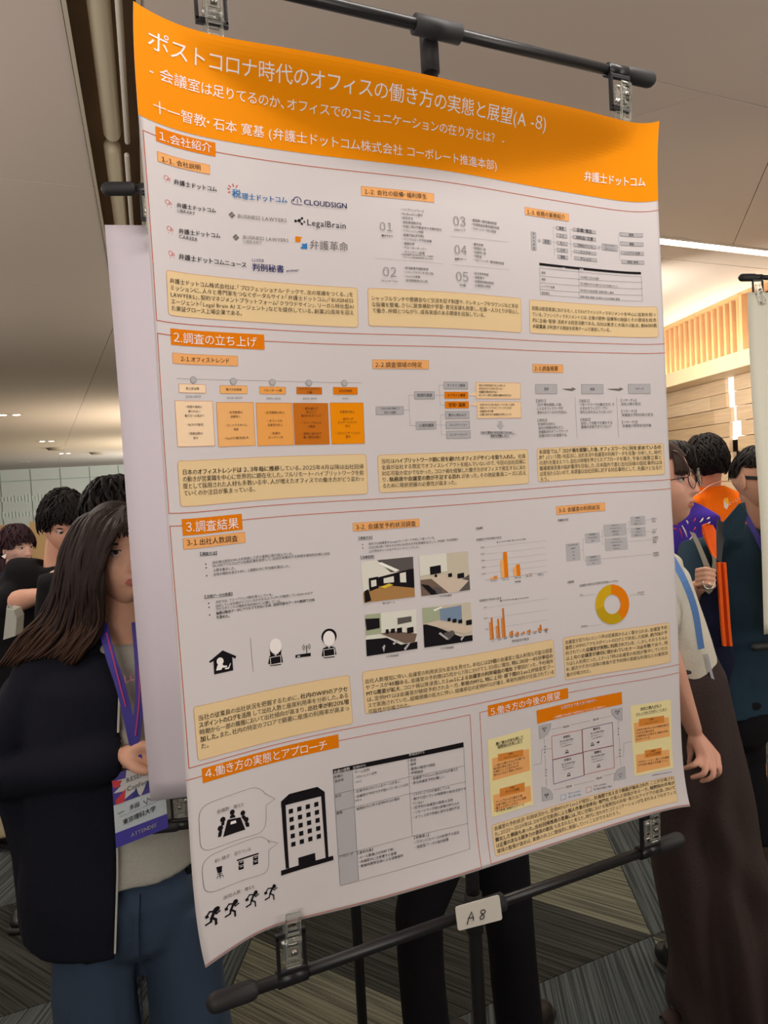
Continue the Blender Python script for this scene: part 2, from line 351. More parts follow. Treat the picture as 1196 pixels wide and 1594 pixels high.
heading(zK, (513, 30), (783, 52), (525, 52), (752, 33), '3-3. 会議室の利用状況', False)
# ---- section 1: company logos
def rings(p, z, cx, cy, k=1):
    c = z(cx, cy); d = z(cx + 13 * k, cy)[0] - c[0]
    p.disc(c, d, 'red', r0=d * .82); p.disc((c[0] + d * 1.15, c[1] + d * .35), d * .62, 'red', r0=d * .46)
    p.disc((c[0] - d * .3, c[1] + d * 1.9), d * .16, 'red'); p.disc((c[0] + d * 1.3, c[1] + d * 1.9), d * .16, 'red')
for y, xa, ya, xb, yb, s, sub in ((280, 145, 300, 390, 345, '弁護士ドットコム', None), (417, 162, 432, 385, 465, '弁護士ドットコム', ('LIBRARY', 165, 462, 268, 480)), (566, 173, 578, 410, 607, '弁護士ドットコム', ('CAREER', 175, 608, 282, 628)), (706, 173, 722, 558, 772, '弁護士ドットコムニュース', None)):
    p = Part('service_logo', 'two red rings beside dark lettering'); rings(p, zC, 104 + (y - 280) * .06, y - 2)
    T(p, zC, xa, ya, xb, yb, s, 'ink', True)
    if sub: T(p, zC, *sub[1:], sub[0], 'ink')
p = Part('service_logo', 'blue lettering with pink rays'); T(p, zC, 475, 366, 527, 372, '税', 'blue', True); T(p, zC, 530, 382, 787, 406, '理士ドットコム', 'blue', True)
for a, b in (((452, 338), (462, 342)), ((458, 322), (468, 330)), ((480, 314), (484, 326)), ((505, 322), (499, 332)), ((455, 360), (465, 358))): ln(p, zC, (a, b), 1.2, 'red')
p = Part('service_logo', 'navy cloud outline and capital lettering'); T(p, zC, 880, 415, 1125, 438, 'CLOUDSIGN', 'navy', True)
c = zC(845, 408); p.disc(c, 5.6, 'navy', r0=4.6, a0=-110, a1=110); p.disc(c - [5, -2], 3.5, 'navy', r0=2.6, a0=-190, a1=20); p.line([c + [-6, 5], c + [6, 5]], .9, 'navy'); p.line([c + [0, 3], c + [0, -2]], .9, 'navy')
for s, x0, y0, x1, y1, dx, dy in (('BUSINESS LAWYERS', 507, 493, 785, 520, 475, 488), ('BUSINESS LAWYERS', 538, 612, 795, 632, 498, 614)):
    p = Part('service_logo', 'grey capitals beside a striped diamond'); T(p, zC, x0, y0, x1, y1, s, 'grey')
    c = zC(dx, dy); p.add([c + [-4.5, 0], c + [0, -4.5], c + [4.5, 0], c + [0, 4.5]], [(0, 1, 2, 3)], 'grey', .0003)
    p.line([c + [-2, 2], c + [2, -2]], .6, 'pgrey', .0005)
T(p, zC, 540, 637, 645, 645, 'LIBRARY', 'lgrey')
p = Part('service_logo', 'black lettering with joined dots'); T(p, zC, 897, 528, 1120, 549, 'LegalBrain', 'black')
for dx, dy, r in ((0, 0, 2.2), (-5, 1, 1.8), (4, -3.5, 1.6), (3.5, 4, 1.6), (7, 1, 1.2)): p.disc(zC(855, 520) + [dx, dy], r, 'black')
c = zC(855, 520); p.line([c + [-5, 1], c], 1, 'black'); p.line([c + [4, -3.5], c, c + [3.5, 4]], 1, 'black')
p = Part('service_logo', 'orange and blue roundel beside grey lettering'); T(p, zC, 912, 655, 1133, 670, '弁護革命', 'grey')
c = zC(867, 645); p.disc(c, 8, 'orange', r0=6, a0=-90, a1=10); p.disc(c, 8, 'blue', r0=6, a0=90, a1=190); p.add([c + [-8, -8], c + [-1, -8], c + [-1, -1], c + [-8, -1]], [(0, 1, 2, 3)], 'head', .0004); p.add([c + [1, 1], c + [8, 1], c + [8, 8], c + [1, 8]], [(0, 1, 2, 3)], 'blue', .0004)
p = Part('service_logo', 'bold navy lettering'); T(p, zC, 588, 783, 770, 795, '判例秘書', 'navy', True); T(p, zC, 587, 742, 657, 746, 'LLI/DB', 'navy'); T(p, zC, 778, 806, 855, 801, '.INTERNET', 'navy', True)
def panel(z, tl, br, *a, **k):
    p = Part('text_panel', 'tan rounded panel with dark paragraph'); bx(p, z, *tl, *br, 'tan', 'deep', .35, r=4); para(p, z, *a, **k)
panel(zC, (104, 798), (1188, 1122), 122, 858, 1160, 938, 132, 1013, ['弁護士ドットコム株式会社は、「プロフェッショナル・テックで、次の常識をつくる。」を', 'ミッションに、人々と専門家をつなぐポータルサイト『弁護士ドットコム』『BUISINESS', 'LAWYERS』、契約マネジメントプラットフォーム『クラウドサイン』、リーガル特化型AI', 'エージェント『Legal Brain AI エージェント』などを提供している。創業20周年を迎え', 'た東証グロース上場企業である。'])
panel(zD, (135, 777), (1122, 1063), 155, 842, 1102, 895, 162, 922, ['シャッフルランチや懇親会など交流を促す制度や、テレキューブやラウンジなど多彩', 'な設備を整備。さらに飲食補助や学習・育児支援も用意し、社員一人ひとりが安心し', 'て働き、仲間とつながり、成長実感のある環境を目指している。'])
panel(zE, (115, 987), (1078, 1267), 133, 1050, 1060, 1098, 140, 1185, ['総務は経営資源におけるモノ、とりわけファシリティマネジメントを中心に役割を担っ', 'ている。ファシリティマネジメントとは、企業が建物・設備等の施設とその環境を総合', '的に企画・管理・活用する経営活動である。当社は東京と大阪の2拠点、*約600名', '*の従業員* が利用する施設を総務チームで運営している。'])
panel(zF, (124, 743), (1138, 918), 148, 803, 1115, 773, 155, 915, ['日本の*オフィストレンドは 2、3年毎に推移*している。2025年4月以降は出社回帰', 'の動きが営業職を中心に世界的に顕在化した。フルリモート・ハイブリットワークを前', '提として採用された人材も多数いる中、人が増えたオフィスでの働き方がどう変わっ', 'ていくのか注目が集まっている。'])
panel(zG, (120, 762), (1127, 950), 142, 803, 1103, 768, 150, 967, ['当社は*ハイブリットワーク期に密を避けたオフィスデザインを取り入れた。*　社員', '全員が出社する想定でオフィスレイアウトを組んでいないので、今回の出社回帰に', '対応可能か定かでなかった。コロナ禍を経験した働き方がオフィスで発生するにあた', 'り、*執務席や会議室の数が不足する恐れ* があった。その他従業員ニーズに応え', 'るために現状把握の必要性が高まった。'])
panel(zH, (124, 757), (1078, 948), 137, 783, 1050, 745, 147, 988, ['本調査では、*「コロナ禍を経験した後、オフィスワークに何を求めているの*', '*か？」*という問いを起点に、出社状況や会議室の利用データを収集・分析した。時代', 'の流れを踏まえつつ、自社の特徴を押さえたアプローチを導き、今後の施策立案と', '職場環境改善の指針獲得を目指した。日本国内で進む出社回帰の個社事例はほ', 'ぼ見当たらないので、本調査は出社回帰に対する対応事例として、先駆けとなるだ', 'ろう。'])
panel(zL, (28, 205), (660, 270), 45, 250, 640, 132, 57, 362, ['当社の従業員の出社状況を把握するために、*社内のWIFIのアクセ', '*スポイントのログを活用* して出社人数と座席利用率を分析した。ある', '時期から一部の職種において出社傾向が高まり、*出社率が約20%増', '*加した。*また、社内の特定のフロアで顕著に座席の利用率が高まっ', 'た。'])
zQ = Z(540, 960, .27)
panel(Z(0, 0, 1), (564, 1046), (865, 1053), 568, 1061, 860, 1012, 573, 1108, ['出社人数増加に伴い、会議室の利用状況も変化を見せた。本社には*29個*の会議室と個人利用な可能な個室', 'やブースが*46個*ある。会議室の予約数は5月から7月にかけて1.35倍に増加、*特に30分～45分単位の', '*MTG需要が拡大*。コロナ禍以降浸透した*1on1による会議室の利用場面の増加* が要因だった。予約場所', 'は、定例MTGは会議室が継続予約される一方、*単発のMTG、特に上司・部下間の1on1が*個室型ブー', 'スで実施されていた。組織規模の拡大に伴い、組織単位の定例MTGが増え、単発利用枠が圧迫されている', '可能性が示唆された。'])
panel(zP, (182, 165), (1018, 352), 197, 200, 992, 80, 207, 452, ['会議室が足りないという声は従業員からよく寄せられる。会議室予約', '履歴とWIFIのアクセスポイントのログとで突合した結果、*約70%*の予', '約されていた*会議室が実際に利用されていた* 。しかしそのうち4人', '以上用の*会議室が適切に使われていたケースは半数*であり、残', 'りは1人利用だった。13～17時は会議室の利用が集中していたた', 'め、朝方や夕方の活用の推進や空予約時の柔軟な利用などの運用改', '善が示唆された。'])
panel(zO, (90, 825), (1112, 695), 102, 845, 1088, 565, 118, 970, ['会議室の予約状況・利用状況から、定例MTGや1on1が増加し、*社員間で支え合う側面が強化された* ことが示唆され', 'た。2020～2024年は、DXや在宅勤務による*個人作業の効率化・専門化* が進んだ側面がある一方、*暗黙知の共有が', '*難化した側面もあった。出社回帰推進の意義には、*同じ空間における暗黙知の共有・新たなアイデアの創造*、ひいて', 'は*企業の次なる競争力の源泉の創出* も含まれると考えた。時代に合わせたコミュニケーションが生まれるようなオフィス', '環境の整備が進めば、業績の向上に間接的に貢献していくことができるだろう。'])
# ---- 1-2 benefits
p = Part('benefit_list')
for s, x0, y0, x1, y1 in (('01', 208, 380, 300, 388), ('02', 228, 671, 322, 677), ('03', 680, 345, 765, 352), ('04', 688, 529, 773, 536), ('05', 698, 702, 783, 707)): T(p, zD, x0, y0, x1, y1, s, 'lgrey', sy=1.05)
for s, x0, y0, x1, y1 in (('働きやすさ', 222, 440, 295, 446), ('コミュニケーション', 218, 730, 330, 735), ('スキルアップ', 687, 403, 760, 408), ('健康サポート', 693, 590, 768, 595), ('その他', 722, 757, 763, 761)): T(p, zD, x0, y0, x1, y1, s, 'ink', True)
lst(p, zD, 343, 272, 360, 545, 17.5, ['・ハイブリッドワーク', '・MacBookPro貸与', '・住宅手当', '・自転車通勤手当', '・引越し時の不動産仲介手数料割引', '・リフレッシュ休暇', '・副業可能(許可制)', '・インフルエンザ予防接種', '・健康診断', '・ウォーターサーバー', '・カフェマシン設備'])
lst(p, zD, 348, 561, 350, 578, 11, ['※自転車通勤手当は条件あり、詳しくは総務に', '　リフレッシュ休暇は勤続年数に応じて付与'])
lst(p, zD, 365, 648, 370, 728, 17, ['・部活動費用補助制度', '・シャッフルランチ(月1回)', '・1on1の実施', '・定例懇親会(月1回)']); lst(p, zD, 797, 340, 800, 395, 16, ['・書籍購入費用補助制度', '・外部勉強会費用補助制度', '・マネージャー向け研修'])
lst(p, zD, 806, 495, 812, 597, 15.5, ['・慶弔休暇', '・結婚祝い金', '・出産祝い金', '・弔慰金', '・ベビーシッター費用補助制度']); lst(p, zD, 810, 682, 815, 760, 15.5, ['・社内表彰制度', '・決算賞与', '・従業員持株会制度', '・企業型DC制度'])
for q in (((180, 585), (620, 622)), ((660, 445), (1035, 482)), ((680, 628), (1045, 660))): ln(p, zD, q, .3, 'lgrey')
# ---- 1-3 diagram and table
def chart_boxes(p, z, L, fill='pgrey', out='grey', em=None, col='ink', bold=False, lw=.35):
    for x0, y0, x1, y1, s in L:
        bx(p, z, x0, y0, x1, y1, fill, out, lw)
        rows = s.split('/'); n = len(rows); m = max(len(r) for r in rows)
        sl = 0
        h = (y1 - y0); e = em or min((x1 - x0) * .8 / max(1, m), h / n * .55)
        a, b = z(x0, y0), z(x1, y1); eu = (b[0] - a[0]) / (x1 - x0) * e
        for i, r in enumerate(rows):
            w = sum(.95 if ord(c) > 255 else .6 for c in r) * eu; cu = (a[0] + b[0]) / 2; vv = a[1] + (b[1] - a[1]) * (i + .5) / n
            JOBS.append((p, np.array([cu - w / 2, vv]), np.array([cu + w / 2, vv]), [(r, bold)], col, eu, True, 1, .0005))
p = Part('flow_chart', 'grey boxes joined by thin lines')
chart_boxes(p, zE, [(128, 482, 168, 620, '会/社/の/資/源'), (215, 537, 277, 575, '経営'), (315, 440, 392, 475, '事業'), (317, 494, 397, 530, 'ヒト'), (320, 552, 400, 586, 'モノ'), (322, 603, 403, 638, 'カネ'), (325, 654, 403, 688, '情報'), (440, 453, 610, 497, '設備・備品'), (440, 508, 611, 552, '消耗品・文書'), (446, 566, 614, 610, '不動産(オフィス)'), (448, 618, 615, 656, 'インフラ'), (450, 666, 620, 706, 'ナレッジ'), (656, 570, 773, 628, 'ファシリティ/マネジメント'), (790, 487, 962, 522, '戦略'), (793, 555, 965, 590, '構築'), (797, 625, 968, 657, 'レイアウト変更'), (802, 692, 972, 724, '運営・維持')])
for q in (((292, 450), (303, 665)), ((292, 450), (315, 452)), ((278, 558), (320, 563)), ((400, 570), (446, 577)), ((418, 465), (428, 672)), ((418, 465), (440, 467)), ((420, 520), (440, 522)), ((300, 612), (322, 616)), ((426, 628), (448, 631)), ((780, 495), (790, 697)), ((780, 495), (790, 497)), ((773, 600), (785, 601))): ln(p, zE, q, .3, 'grey')
for x, y in ((190, 547), (636, 597)): poly(p, zE, [(x - 12, y - 8), (x, y - 8), (x, y - 14), (x + 14, y), (x, y + 14), (x, y + 8), (x - 12, y + 8)], 'pgrey')
p = Part('table', 'small table with a black header row')
bx(p, zE, 190, 713, 948, 800, 'black'); bx(p, zE, 192, 750, 958, 1000, None, 'ink', .35); ln(p, zE, ((482, 735), (488, 985)), .35, 'ink')
for a, b in ((812, 858), (862, 908), (912, 955)): ln(p, zE, ((195, a), (958, b)), .35, 'ink')
T(p, zE, 205, 745, 382, 757, 'ファシリティマネジメント業務', 'white'); T(p, zE, 488, 765, 518, 768, '概要', 'white')
for y, s in ((787, '戦略'), (836, '構築'), (888, 'レイアウト変更'), (937, '運営維持')): lst(p, zE, 205, y, 205, y, 15, [s])
for y, s in ((820, '方針策定・文化の浸透'), (868, '同じ建物の中で人増するフロアを増やすこと'), (918, '机や椅子の追加設置、空間の導入・撤去'), (965, '清掃・保全・修繕・その他サービスの実施・管理')): lst(p, zE, 494, y, 494, y, 14.5, [s])
# ---- 2-1 time line
p = Part('timeline', 'five shaded cards under a line of circles')
ln(p, zF, ((122, 304), (1104, 328)), .4, 'grey')
for i, (x, y, c) in enumerate(((208, 312, 'pale'), (421, 320, 'sub'), (629, 325, 'cardC'), (823, 328, 'deep'), (1012, 329, 'orange'))):
    c0 = zF(x, y); p.disc(c0, 4.3, 'grey', .0004); p.disc(c0, 3.8, 'pgrey', .0005)
for x0, y0, x1, y1, c, s in ((131, 333, 275, 382, 'cardA', '安心安全期'), (350, 342, 496, 385, 'cardB', '働き方改革期'), (560, 348, 700, 388, 'cardC', 'フルリモート期'), (757, 350, 893, 389, 'deep', 'ハイブリットリー/ク期'), (953, 351, 1082, 390, 'head', '出社回帰期')): chart_boxes(p, zF, [(x0, y0, x1, y1, s)], c, 'deep', 15)
for x0, x1, y, s in ((165, 248, 401, '2012~2015'), (385, 468, 408, '2016~2019'), (596, 673, 411, '2020~2022'), (790, 866, 412, '2023~2024'), (1000, 1040, 411, '2025~')): T(p, zF, x0, y, x1, y, s)
for x0, y0, x1, y1, c, L in ((110, 422, 323, 662, 'cardA', ['・時間や場所に', '縛られない', '働き方への高まり', '', '・BCPの強化', '', '・時差出勤の', '拡大']), (331, 432, 538, 661, 'cardB', ['', '・在宅勤務の', '試験導入', '', '・フレックスタイム', '制度', '', '・SaaSの普及拡大']), (542, 434, 743, 658, 'cardC', ['', '・在宅勤務の向上', '', '・オフィスの', '定着率の向上', '', '・会議の', 'オンライン化']), (739, 435, 933, 654, 'deep', ['・密を避けて', '安心して', '集まれるオフィス', '', '・フリーアドレス', 'の普及', '', '・目的に合わせて', '働く場所を選ぶ']), (936, 434, 1120, 650, 'orange', ['', '生産性の向上', '', '・会社への', 'エンゲージメント', '向上', '', '・コミュニケーション', '強化'])):
    bx(p, zF, x0, y0, x1, y1, c, 'deep', .4); a, b = zF(x0, y0), zF(x1, y1); cu = (a[0] + b[0]) / 2; e = (b[0] - a[0]) / (x1 - x0) * 15
    for i, s in enumerate(L):
        if not s: continue
        w = len(s) * .93 * e; vv = a[1] + (b[1] - a[1]) * (.13 + .78 * i / len(L)); JOBS.append((p, np.array([cu - w / 2, vv]), np.array([cu + w / 2, vv]), [(s, False)], 'ink', e, True, 1, .0005))
# ---- 2-2 tree
p = Part('issue_tree', 'tree of grey and orange boxes with two callouts')
chart_boxes(p, zG, [(108, 440, 292, 490, '「出社人数の増加」で/発生する課題'), (364, 340, 498, 388, '物理的課題'), (375, 541, 509, 588, '心理的課題'), (560, 275, 719, 322, 'オンライン環境'), (570, 472, 728, 518, '働き心地のよさ'), (574, 538, 733, 583, 'コミュニケーション'), (578, 603, 738, 648, 'エンゲージメント')])
chart_boxes(p, zG, [(564, 342, 721, 386, 'オフライン環境'), (568, 406, 725, 450, '空気・温度')], 'head', 'deep', bold=True)
for q in (((292, 463), (330, 463)), ((326, 365), (336, 566)), ((326, 365), (364, 365)), ((336, 566), (375, 566)), ((498, 364), (564, 364)), ((528, 297), (536, 430)), ((528, 297), (560, 297)), ((536, 430), (568, 430)), ((510, 563), (574, 563)), ((538, 495), (544, 627)), ((538, 495), (570, 495)), ((544, 627), (578, 627))): ln(p, zG, q, .3, 'grey')
for x0, y0, x1, y1, L, yy in ((773, 278, 1070, 388, ['・備品の使用頻度や向上が増える', '・各席出社するが席が足りない', '*・会議室の数が足りない', '*・オンライン用で1席用の個席が足りない'], 364), (780, 407, 1075, 514, ['・座席のあるお客が拠点いつもの音・人混雑', '・執務スペースでのオンラインMTG対応', '*・会議室の空き数', '*・人数に合わせた会議室の予約しにくさ'], 430)):
    bx(p, zG, x0, y0, x1, y1, 'pale', 'deep', .35); poly(p, zG, [(722 + (4 if yy > 400 else 0), yy), (x0, yy - 22), (x0, yy + 4)], 'pale')
    for i, s in enumerate(L): lst(p, zG, x0 + 12, y0 + 20 + 22 * i, x0 + 12, y0, 13.2, [s.replace('*', '')], bold='*' in s)
poly(p, zG, [(922, 535), (949, 535), (949, 562), (962, 562), (937, 590), (910, 562), (922, 562)], 'pgrey')
T(p, zG, 802, 612, 1030, 612, '今ある環境を有効活用するために、', 'ink', True); T(p, zG, 870, 635, 1002, 634, '現状を把握したい！', 'ink', True); ln(p, zG, ((802, 623), (1040, 623)), .4, 'ink'); ln(p, zG, ((868, 646), (1005, 645)), .4, 'ink')
# ---- 2-3
p = Part('research_outline', 'three grey boxes joined by arrows')
chart_boxes(p, zH, [(113, 278, 274, 348, '目的'), (455, 280, 620, 348, '仮説'), (804, 277, 970, 346, 'リサーチ')], em=19)
for x0, x1 in ((316, 416), (652, 770)): poly(p, zH, [(x0, 312), (x1 - 30, 310), (x1 - 30, 300), (x1, 314), (x1 - 30, 328), (x1 - 30, 318), (x0, 315)], 'grey')
for q in (((408, 372), (425, 682)), ((718, 372), (734, 672))): ln(p, zH, q, .4, 'grey')
lst(p, zH, 118, 402, 138, 663, 19.5, ['【目的1】', 'コロナ禍を経験した後、', 'どんなオフィスワークが', '求められているのかを知る。', '', '【目的2】', '社会的な流れと', '自社の特徴を押さえて、', '会議拠点のオフィスワーク', '改善の切り口を提案する。'])
lst(p, zH, 440, 403, 452, 598, 20, ['【仮説1】', 'リモートワークの働き方が、そ', 'のままオフィスワークに', '持ち込まれるようになった？', '', '【仮説2】', '出社して対面で仕事をする', '意識が共有できていない？'])
lst(p, zH, 748, 398, 760, 588, 21, ['【リサーチ1】', '出社人数の変化', '', '【リサーチ2】', '会議室の予約内容の変化', '', '【リサーチ3】', '会議室の利用状況評価'])
# ---- 3-1
p = Part('survey_notes')
T(p, zI, 205, 328, 312, 322, '【調査方法】', 'ink', True); ln(p, zI, ((207, 342), (310, 333)), .4, 'ink')
for s, x0, y0, x1, y1, b in (('出社者は会社のWi-Fiを利用して日々業務に取り組んでいる。', 280, 382, 785, 325, 0), ('Wi-Fiのアクセスログと社員名簿を突合して、出社が本格化する前後を継続的比較に出社', 282, 404, 1012, 325, 0), ('人数を集計した。', 285, 430, 428, 415, 0), ('全体の傾向を見るために、1週間おきに平均値を算出した。', 287, 457, 766, 402, 0), ('当社では、フリーアドレス制を導入している。', 300, 627, 660, 578, 0), ('出社している社員がどこにいるか分かるようにPCが接続しているWi-Fiのア', 300, 652, 905, 570, 0), ('クセスポイントの場所を社内向けに公開している。', 302, 672, 712, 618, 0), ('論拠は勤怠データにアクセスできないため、活用可能なデータの範囲で分析', 304, 697, 918, 612, 1), ('を進めた。', 305, 721, 390, 712, 1)): T(p, zI, x0, y0, x1, y1, s, 'ink', bool(b))
T(p, zI, 233, 594, 408, 574, '【活用データの背景】', 'ink', True); ln(p, zI, ((233, 606), (408, 586)), .4, 'ink')
for x, y in ((240, 391), (243, 414), (246, 463), (259, 634), (261, 659), (265, 706)): p.disc(zI(x, y), .9, 'ink')
p = Part('house_pictogram', 'black house with a white figure at a laptop')
poly(p, zI, [(345, 926), (430, 962), (424, 978), (405, 968), (411, 1050), (293, 1076), (288, 992), (268, 1004), (261, 995)], 'black')
c = zI(329, 994); p.disc(c, 5, 'white', .0006); poly(p, zI, [(312, 1020), (322, 1008), (338, 1006), (350, 1020), (372, 1020), (372, 1030), (342, 1034), (338, 1046), (304, 1052)], 'white', .0006); poly(p, zI, [(358, 1036), (380, 1032), (392, 1006), (396, 1006), (384, 1040), (360, 1044)], 'white', .0006)
ln(p, zI, ((517, 850), (535, 1057)), .5, 'grey')
def laptop_person(x, y, woman):
    p = Part('person_pictogram', 'black pictogram of a person behind a laptop')
    Y = lambda a, b: (x + a, y + b - a * .08)
    if woman: poly(p, zI, [Y(-32, 62), Y(-36, 0), Y(-22, -30), Y(0, -42), Y(22, -32), Y(36, 0), Y(34, 58), Y(16, 40), Y(-16, 42)], 'black')
    else: p.disc(zI(*Y(0, -18)), 11, 'black', .0003, ry=11)
    p.disc(zI(*Y(0, -6)), 8.5, 'pgrey' if 0 else 'white', .0005, ry=10.5)
    poly(p, zI, [Y(-6, 10), Y(6, 10), Y(6, 38), Y(0, 46), Y(-6, 38)], 'white', .0005)
    poly(p, zI, [Y(-46, 100), Y(-38, 54), Y(-12, 42), Y(0, 56), Y(12, 42), Y(38, 54), Y(46, 96), Y(38, 100), Y(38, 62), Y(-34, 62), Y(-34, 104)], 'black', .0004)
    bx(p, zI, *Y(-34, 62), *Y(34, 100), 'black', 'white', .7, off=.0006); ln(p, zI, (Y(-30, 112), Y(32, 110)), 1.2, 'black')
laptop_person(674, 906, True); laptop_person(1006, 858, False)
p = Part('router_pictogram', 'black wireless router pictogram'); poly(p, zI, [(797, 955), (892, 941), (893, 962), (797, 973)], 'black'); ln(p, zI, ((866, 898), (868, 946)), 1, 'black'); p.disc(zI(812, 963), .9, 'white', .0006); p.disc(zI(822, 962), .9, 'white', .0006)
c = zI(866, 905)
for r in (3, 5.5): p.disc(c, r, 'black', .0004, r0=r - .8, a0=40, a1=140); p.disc(c, r, 'black', .0004, r0=r - .8, a0=220, a1=320)
# ---- 3-2 photos, charts
p = Part('survey_notes'); T(p, zJ, 68, 216, 150, 210, '【調査方法】', 'ink', True); T(p, zJ, 80, 327, 160, 322, '【会議室例】', 'ink', True); T(p, zJ, 752, 160, 792, 156, '【結果】', 'ink', True)
T(p, zJ, 125, 250, 515, 212, '自社では会議室をGoogleカレンダーで予約して使っている。'); T(p, zJ, 125, 272, 648, 222, '2025年5月~7月のそれぞれ3か月分の予約実績を出力して、予約数・予約時間お'); T(p, zJ, 126, 294, 425, 266, 'よび予約タイトルをテキストマイニングした。')
ln(p, zJ, ((68, 228), (150, 221)), .4, 'ink'); ln(p, zJ, ((80, 338), (160, 333)), .4, 'ink')
for x, y in ((92, 253), (94, 273)): p.disc(zJ(x, y), .8, 'ink')
for s, x0, y0, x1, y1 in (('個人用ブース', 207, 595, 280, 588), ('4人用会議室', 538, 553, 610, 547), ('6人用会議室', 228, 905, 302, 896), ('10人用会議室', 543, 857, 622, 850)): T(p, zJ, x0, y0, x1, y1, s)
def photo(tl, tr, br, bl, base, shapes, label):
    p = Part('printed_photo', label); A, B, C_, D_ = zJ(*tl), zJ(*tr), zJ(*br), zJ(*bl)
    q = lambda s, t: tuple((A * (1 - s) + B * s) * (1 - t) + (D_ * (1 - s) + C_ * s) * t)
    p.fine([q(0, 0), q(1, 0), q(1, 1), q(0, 1)], [(0, 1, 2, 3)], base, .00025)
    for k, (m, P) in enumerate(shapes): p.fine([q(*x) for x in P], [tuple(range(len(P)))], m, .0004 + .00006 * k)
def chairs(L, m='black'): return [(m, [(x, y), (x + w, y - .01), (x + w, y + h), (x, y + h)]) for x, y, w, h in L]
photo((82, 353), (385, 323), (396, 556), (99, 592), 'wall2', [('shade', [(.3, 0), (1, 0), (1, .34), (.55, .33)]), ('lite', [(.3, .08), (.38, .06), (.72, .3), (.64, .33)]), ('wood', [(0, 1), (0, .75), (.3, .64), (1, .7), (1, 1)]), ('black', [(.12, .42), (.3, .4), (.3, .68), (.12, .74)]), ('black', [(.3, .42), (.92, .3), (1, .3), (1, .78), (.55, .66), (.3, .64)]), ('wall2', [(.16, .48), (.26, .47), (.26, .62), (.16, .64)]), ('wall2', [(.4, .46), (.6, .43), (.6, .58), (.4, .58)]), ('wall2', [(.72, .38), (.84, .36), (.84, .62), (.72, .6)]), ('yel', [(.32, .66), (.5, .6), (.58, .64), (.42, .71)]), ('black', [(.02, .72), (.1, .68), (.14, .96), (.02, 1)])], 'printed photograph of a booth lounge')
photo((420, 318), (705, 290), (717, 516), (434, 553), 'wall', [('wall2', [(0, 0), (.55, 0), (.55, .45), (0, .5)]), ('table2', [(0, .6), (.25, .6), (.55, 1), (0, 1)]), ('shade', [(.85, .7), (1, .6), (1, 1), (.7, 1)]), ('table', [(.2, .58), (.45, .52), (.98, .76), (.76, 1), (.55, 1)]), ('black', [(.2, .3), (.42, .28), (.42, .48), (.2, .5)]), ('black', [(.29, .5), (.33, .5), (.34, .57), (.28, .57)])] + chairs([(.56, .52, .08, .09), (.75, .55, .14, .12)]) + [('black', [(0, .7), (.15, .75), (.35, 1), (.2, 1)]), ('shade', [(.25, .8), (.4, .86), (.42, .98), (.3, .98)])], 'printed photograph of a four-seat meeting room')
photo((105, 661), (403, 629), (411, 858), (115, 903), 'wall2', [('green', [(0, 0), (.3, 0), (.3, .5), (0, .5)]), ('shade', [(.62, .17), (.9, .16), (.9, .3), (.62, .33)]), ('black', [(0, .6), (.4, .62), (.8, .95), (.8, 1), (0, 1)]), ('table2', [(.28, .5), (.5, .47), (1, .62), (.95, .82), (.75, .82)]), ('black', [(.5, .85), (1, .82), (1, 1), (.4, 1)]), ('black', [(0, .1), (.27, .12), (.27, .36), (.02, .38)])] + chairs([(.38, .42, .06, .1), (.48, .42, .08, .1), (.6, .42, .1, .12), (.8, .44, .13, .14)]) + [('pgrey', [(.5, .78), (.6, .7), (.62, .73), (.53, .82)]), ('pgrey', [(.3, .84), (.34, .78), (.36, .8), (.33, .96)]), ('pgrey', [(.72, .95), (.82, .82), (.85, .84), (.75, 1)])], 'printed photograph of a six-seat meeting room with a screen')
photo((438, 622), (720, 586), (732, 812), (451, 852), 'wall', [('green', [(0, 0), (.35, .02), (.35, .34), (0, .4)]), ('curtain', [(.35, .08), (.8, .05), (.8, .5), (.35, .36)]), ('lite', [(.22, .08), (.38, .02), (.4, .05), (.24, .12)]), ('black', [(0, .42), (.12, .42), (.75, .85), (1, .85), (1, 1), (0, 1)]), ('table', [(.06, .42), (.25, .36), (1, .62), (1, .74), (.85, .8)]), ('shade', [(.4, .7), (.6, .66), (.64, .76), (.5, .9)])] + chairs([(.5, .34, .06, .08), (.6, .38, .08, .09), (.72, .42, .08, .09), (.88, .46, .12, .12)]) + [('pgrey', [(.3, .7), (.33, .66), (.5, .86), (.46, .88)]), ('pgrey', [(.74, .9), (.82, .82), (.84, .84), (.76, .96)])], 'printed photograph of a ten-seat meeting room')
def barchart(z, title, t0, t1, grid, base, bars, caps, note):
    p = Part('bar_chart', 'orange bar chart'); T(p, z, *t0, *t1, title, 'ink')
    for a, b in grid: ln(p, z, (a, b), .3, 'lgrey')
    ln(p, z, base, .4, 'grey')
    for x, y0, y1, w, c in bars:
        a, b = z(x, y0), z(x, y1); wu = z(x + w, y0)[0] - a[0]; p.rect((a[0], b[1]), (a[0] + wu, a[1]), c, .00045)
    for s, x0, y0, x1, y1, b in caps: T(p, z, x0, y0, x1, y1, s, 'ink', b)
    return p
ya = lambda x: 458 - (x - 830) * .125
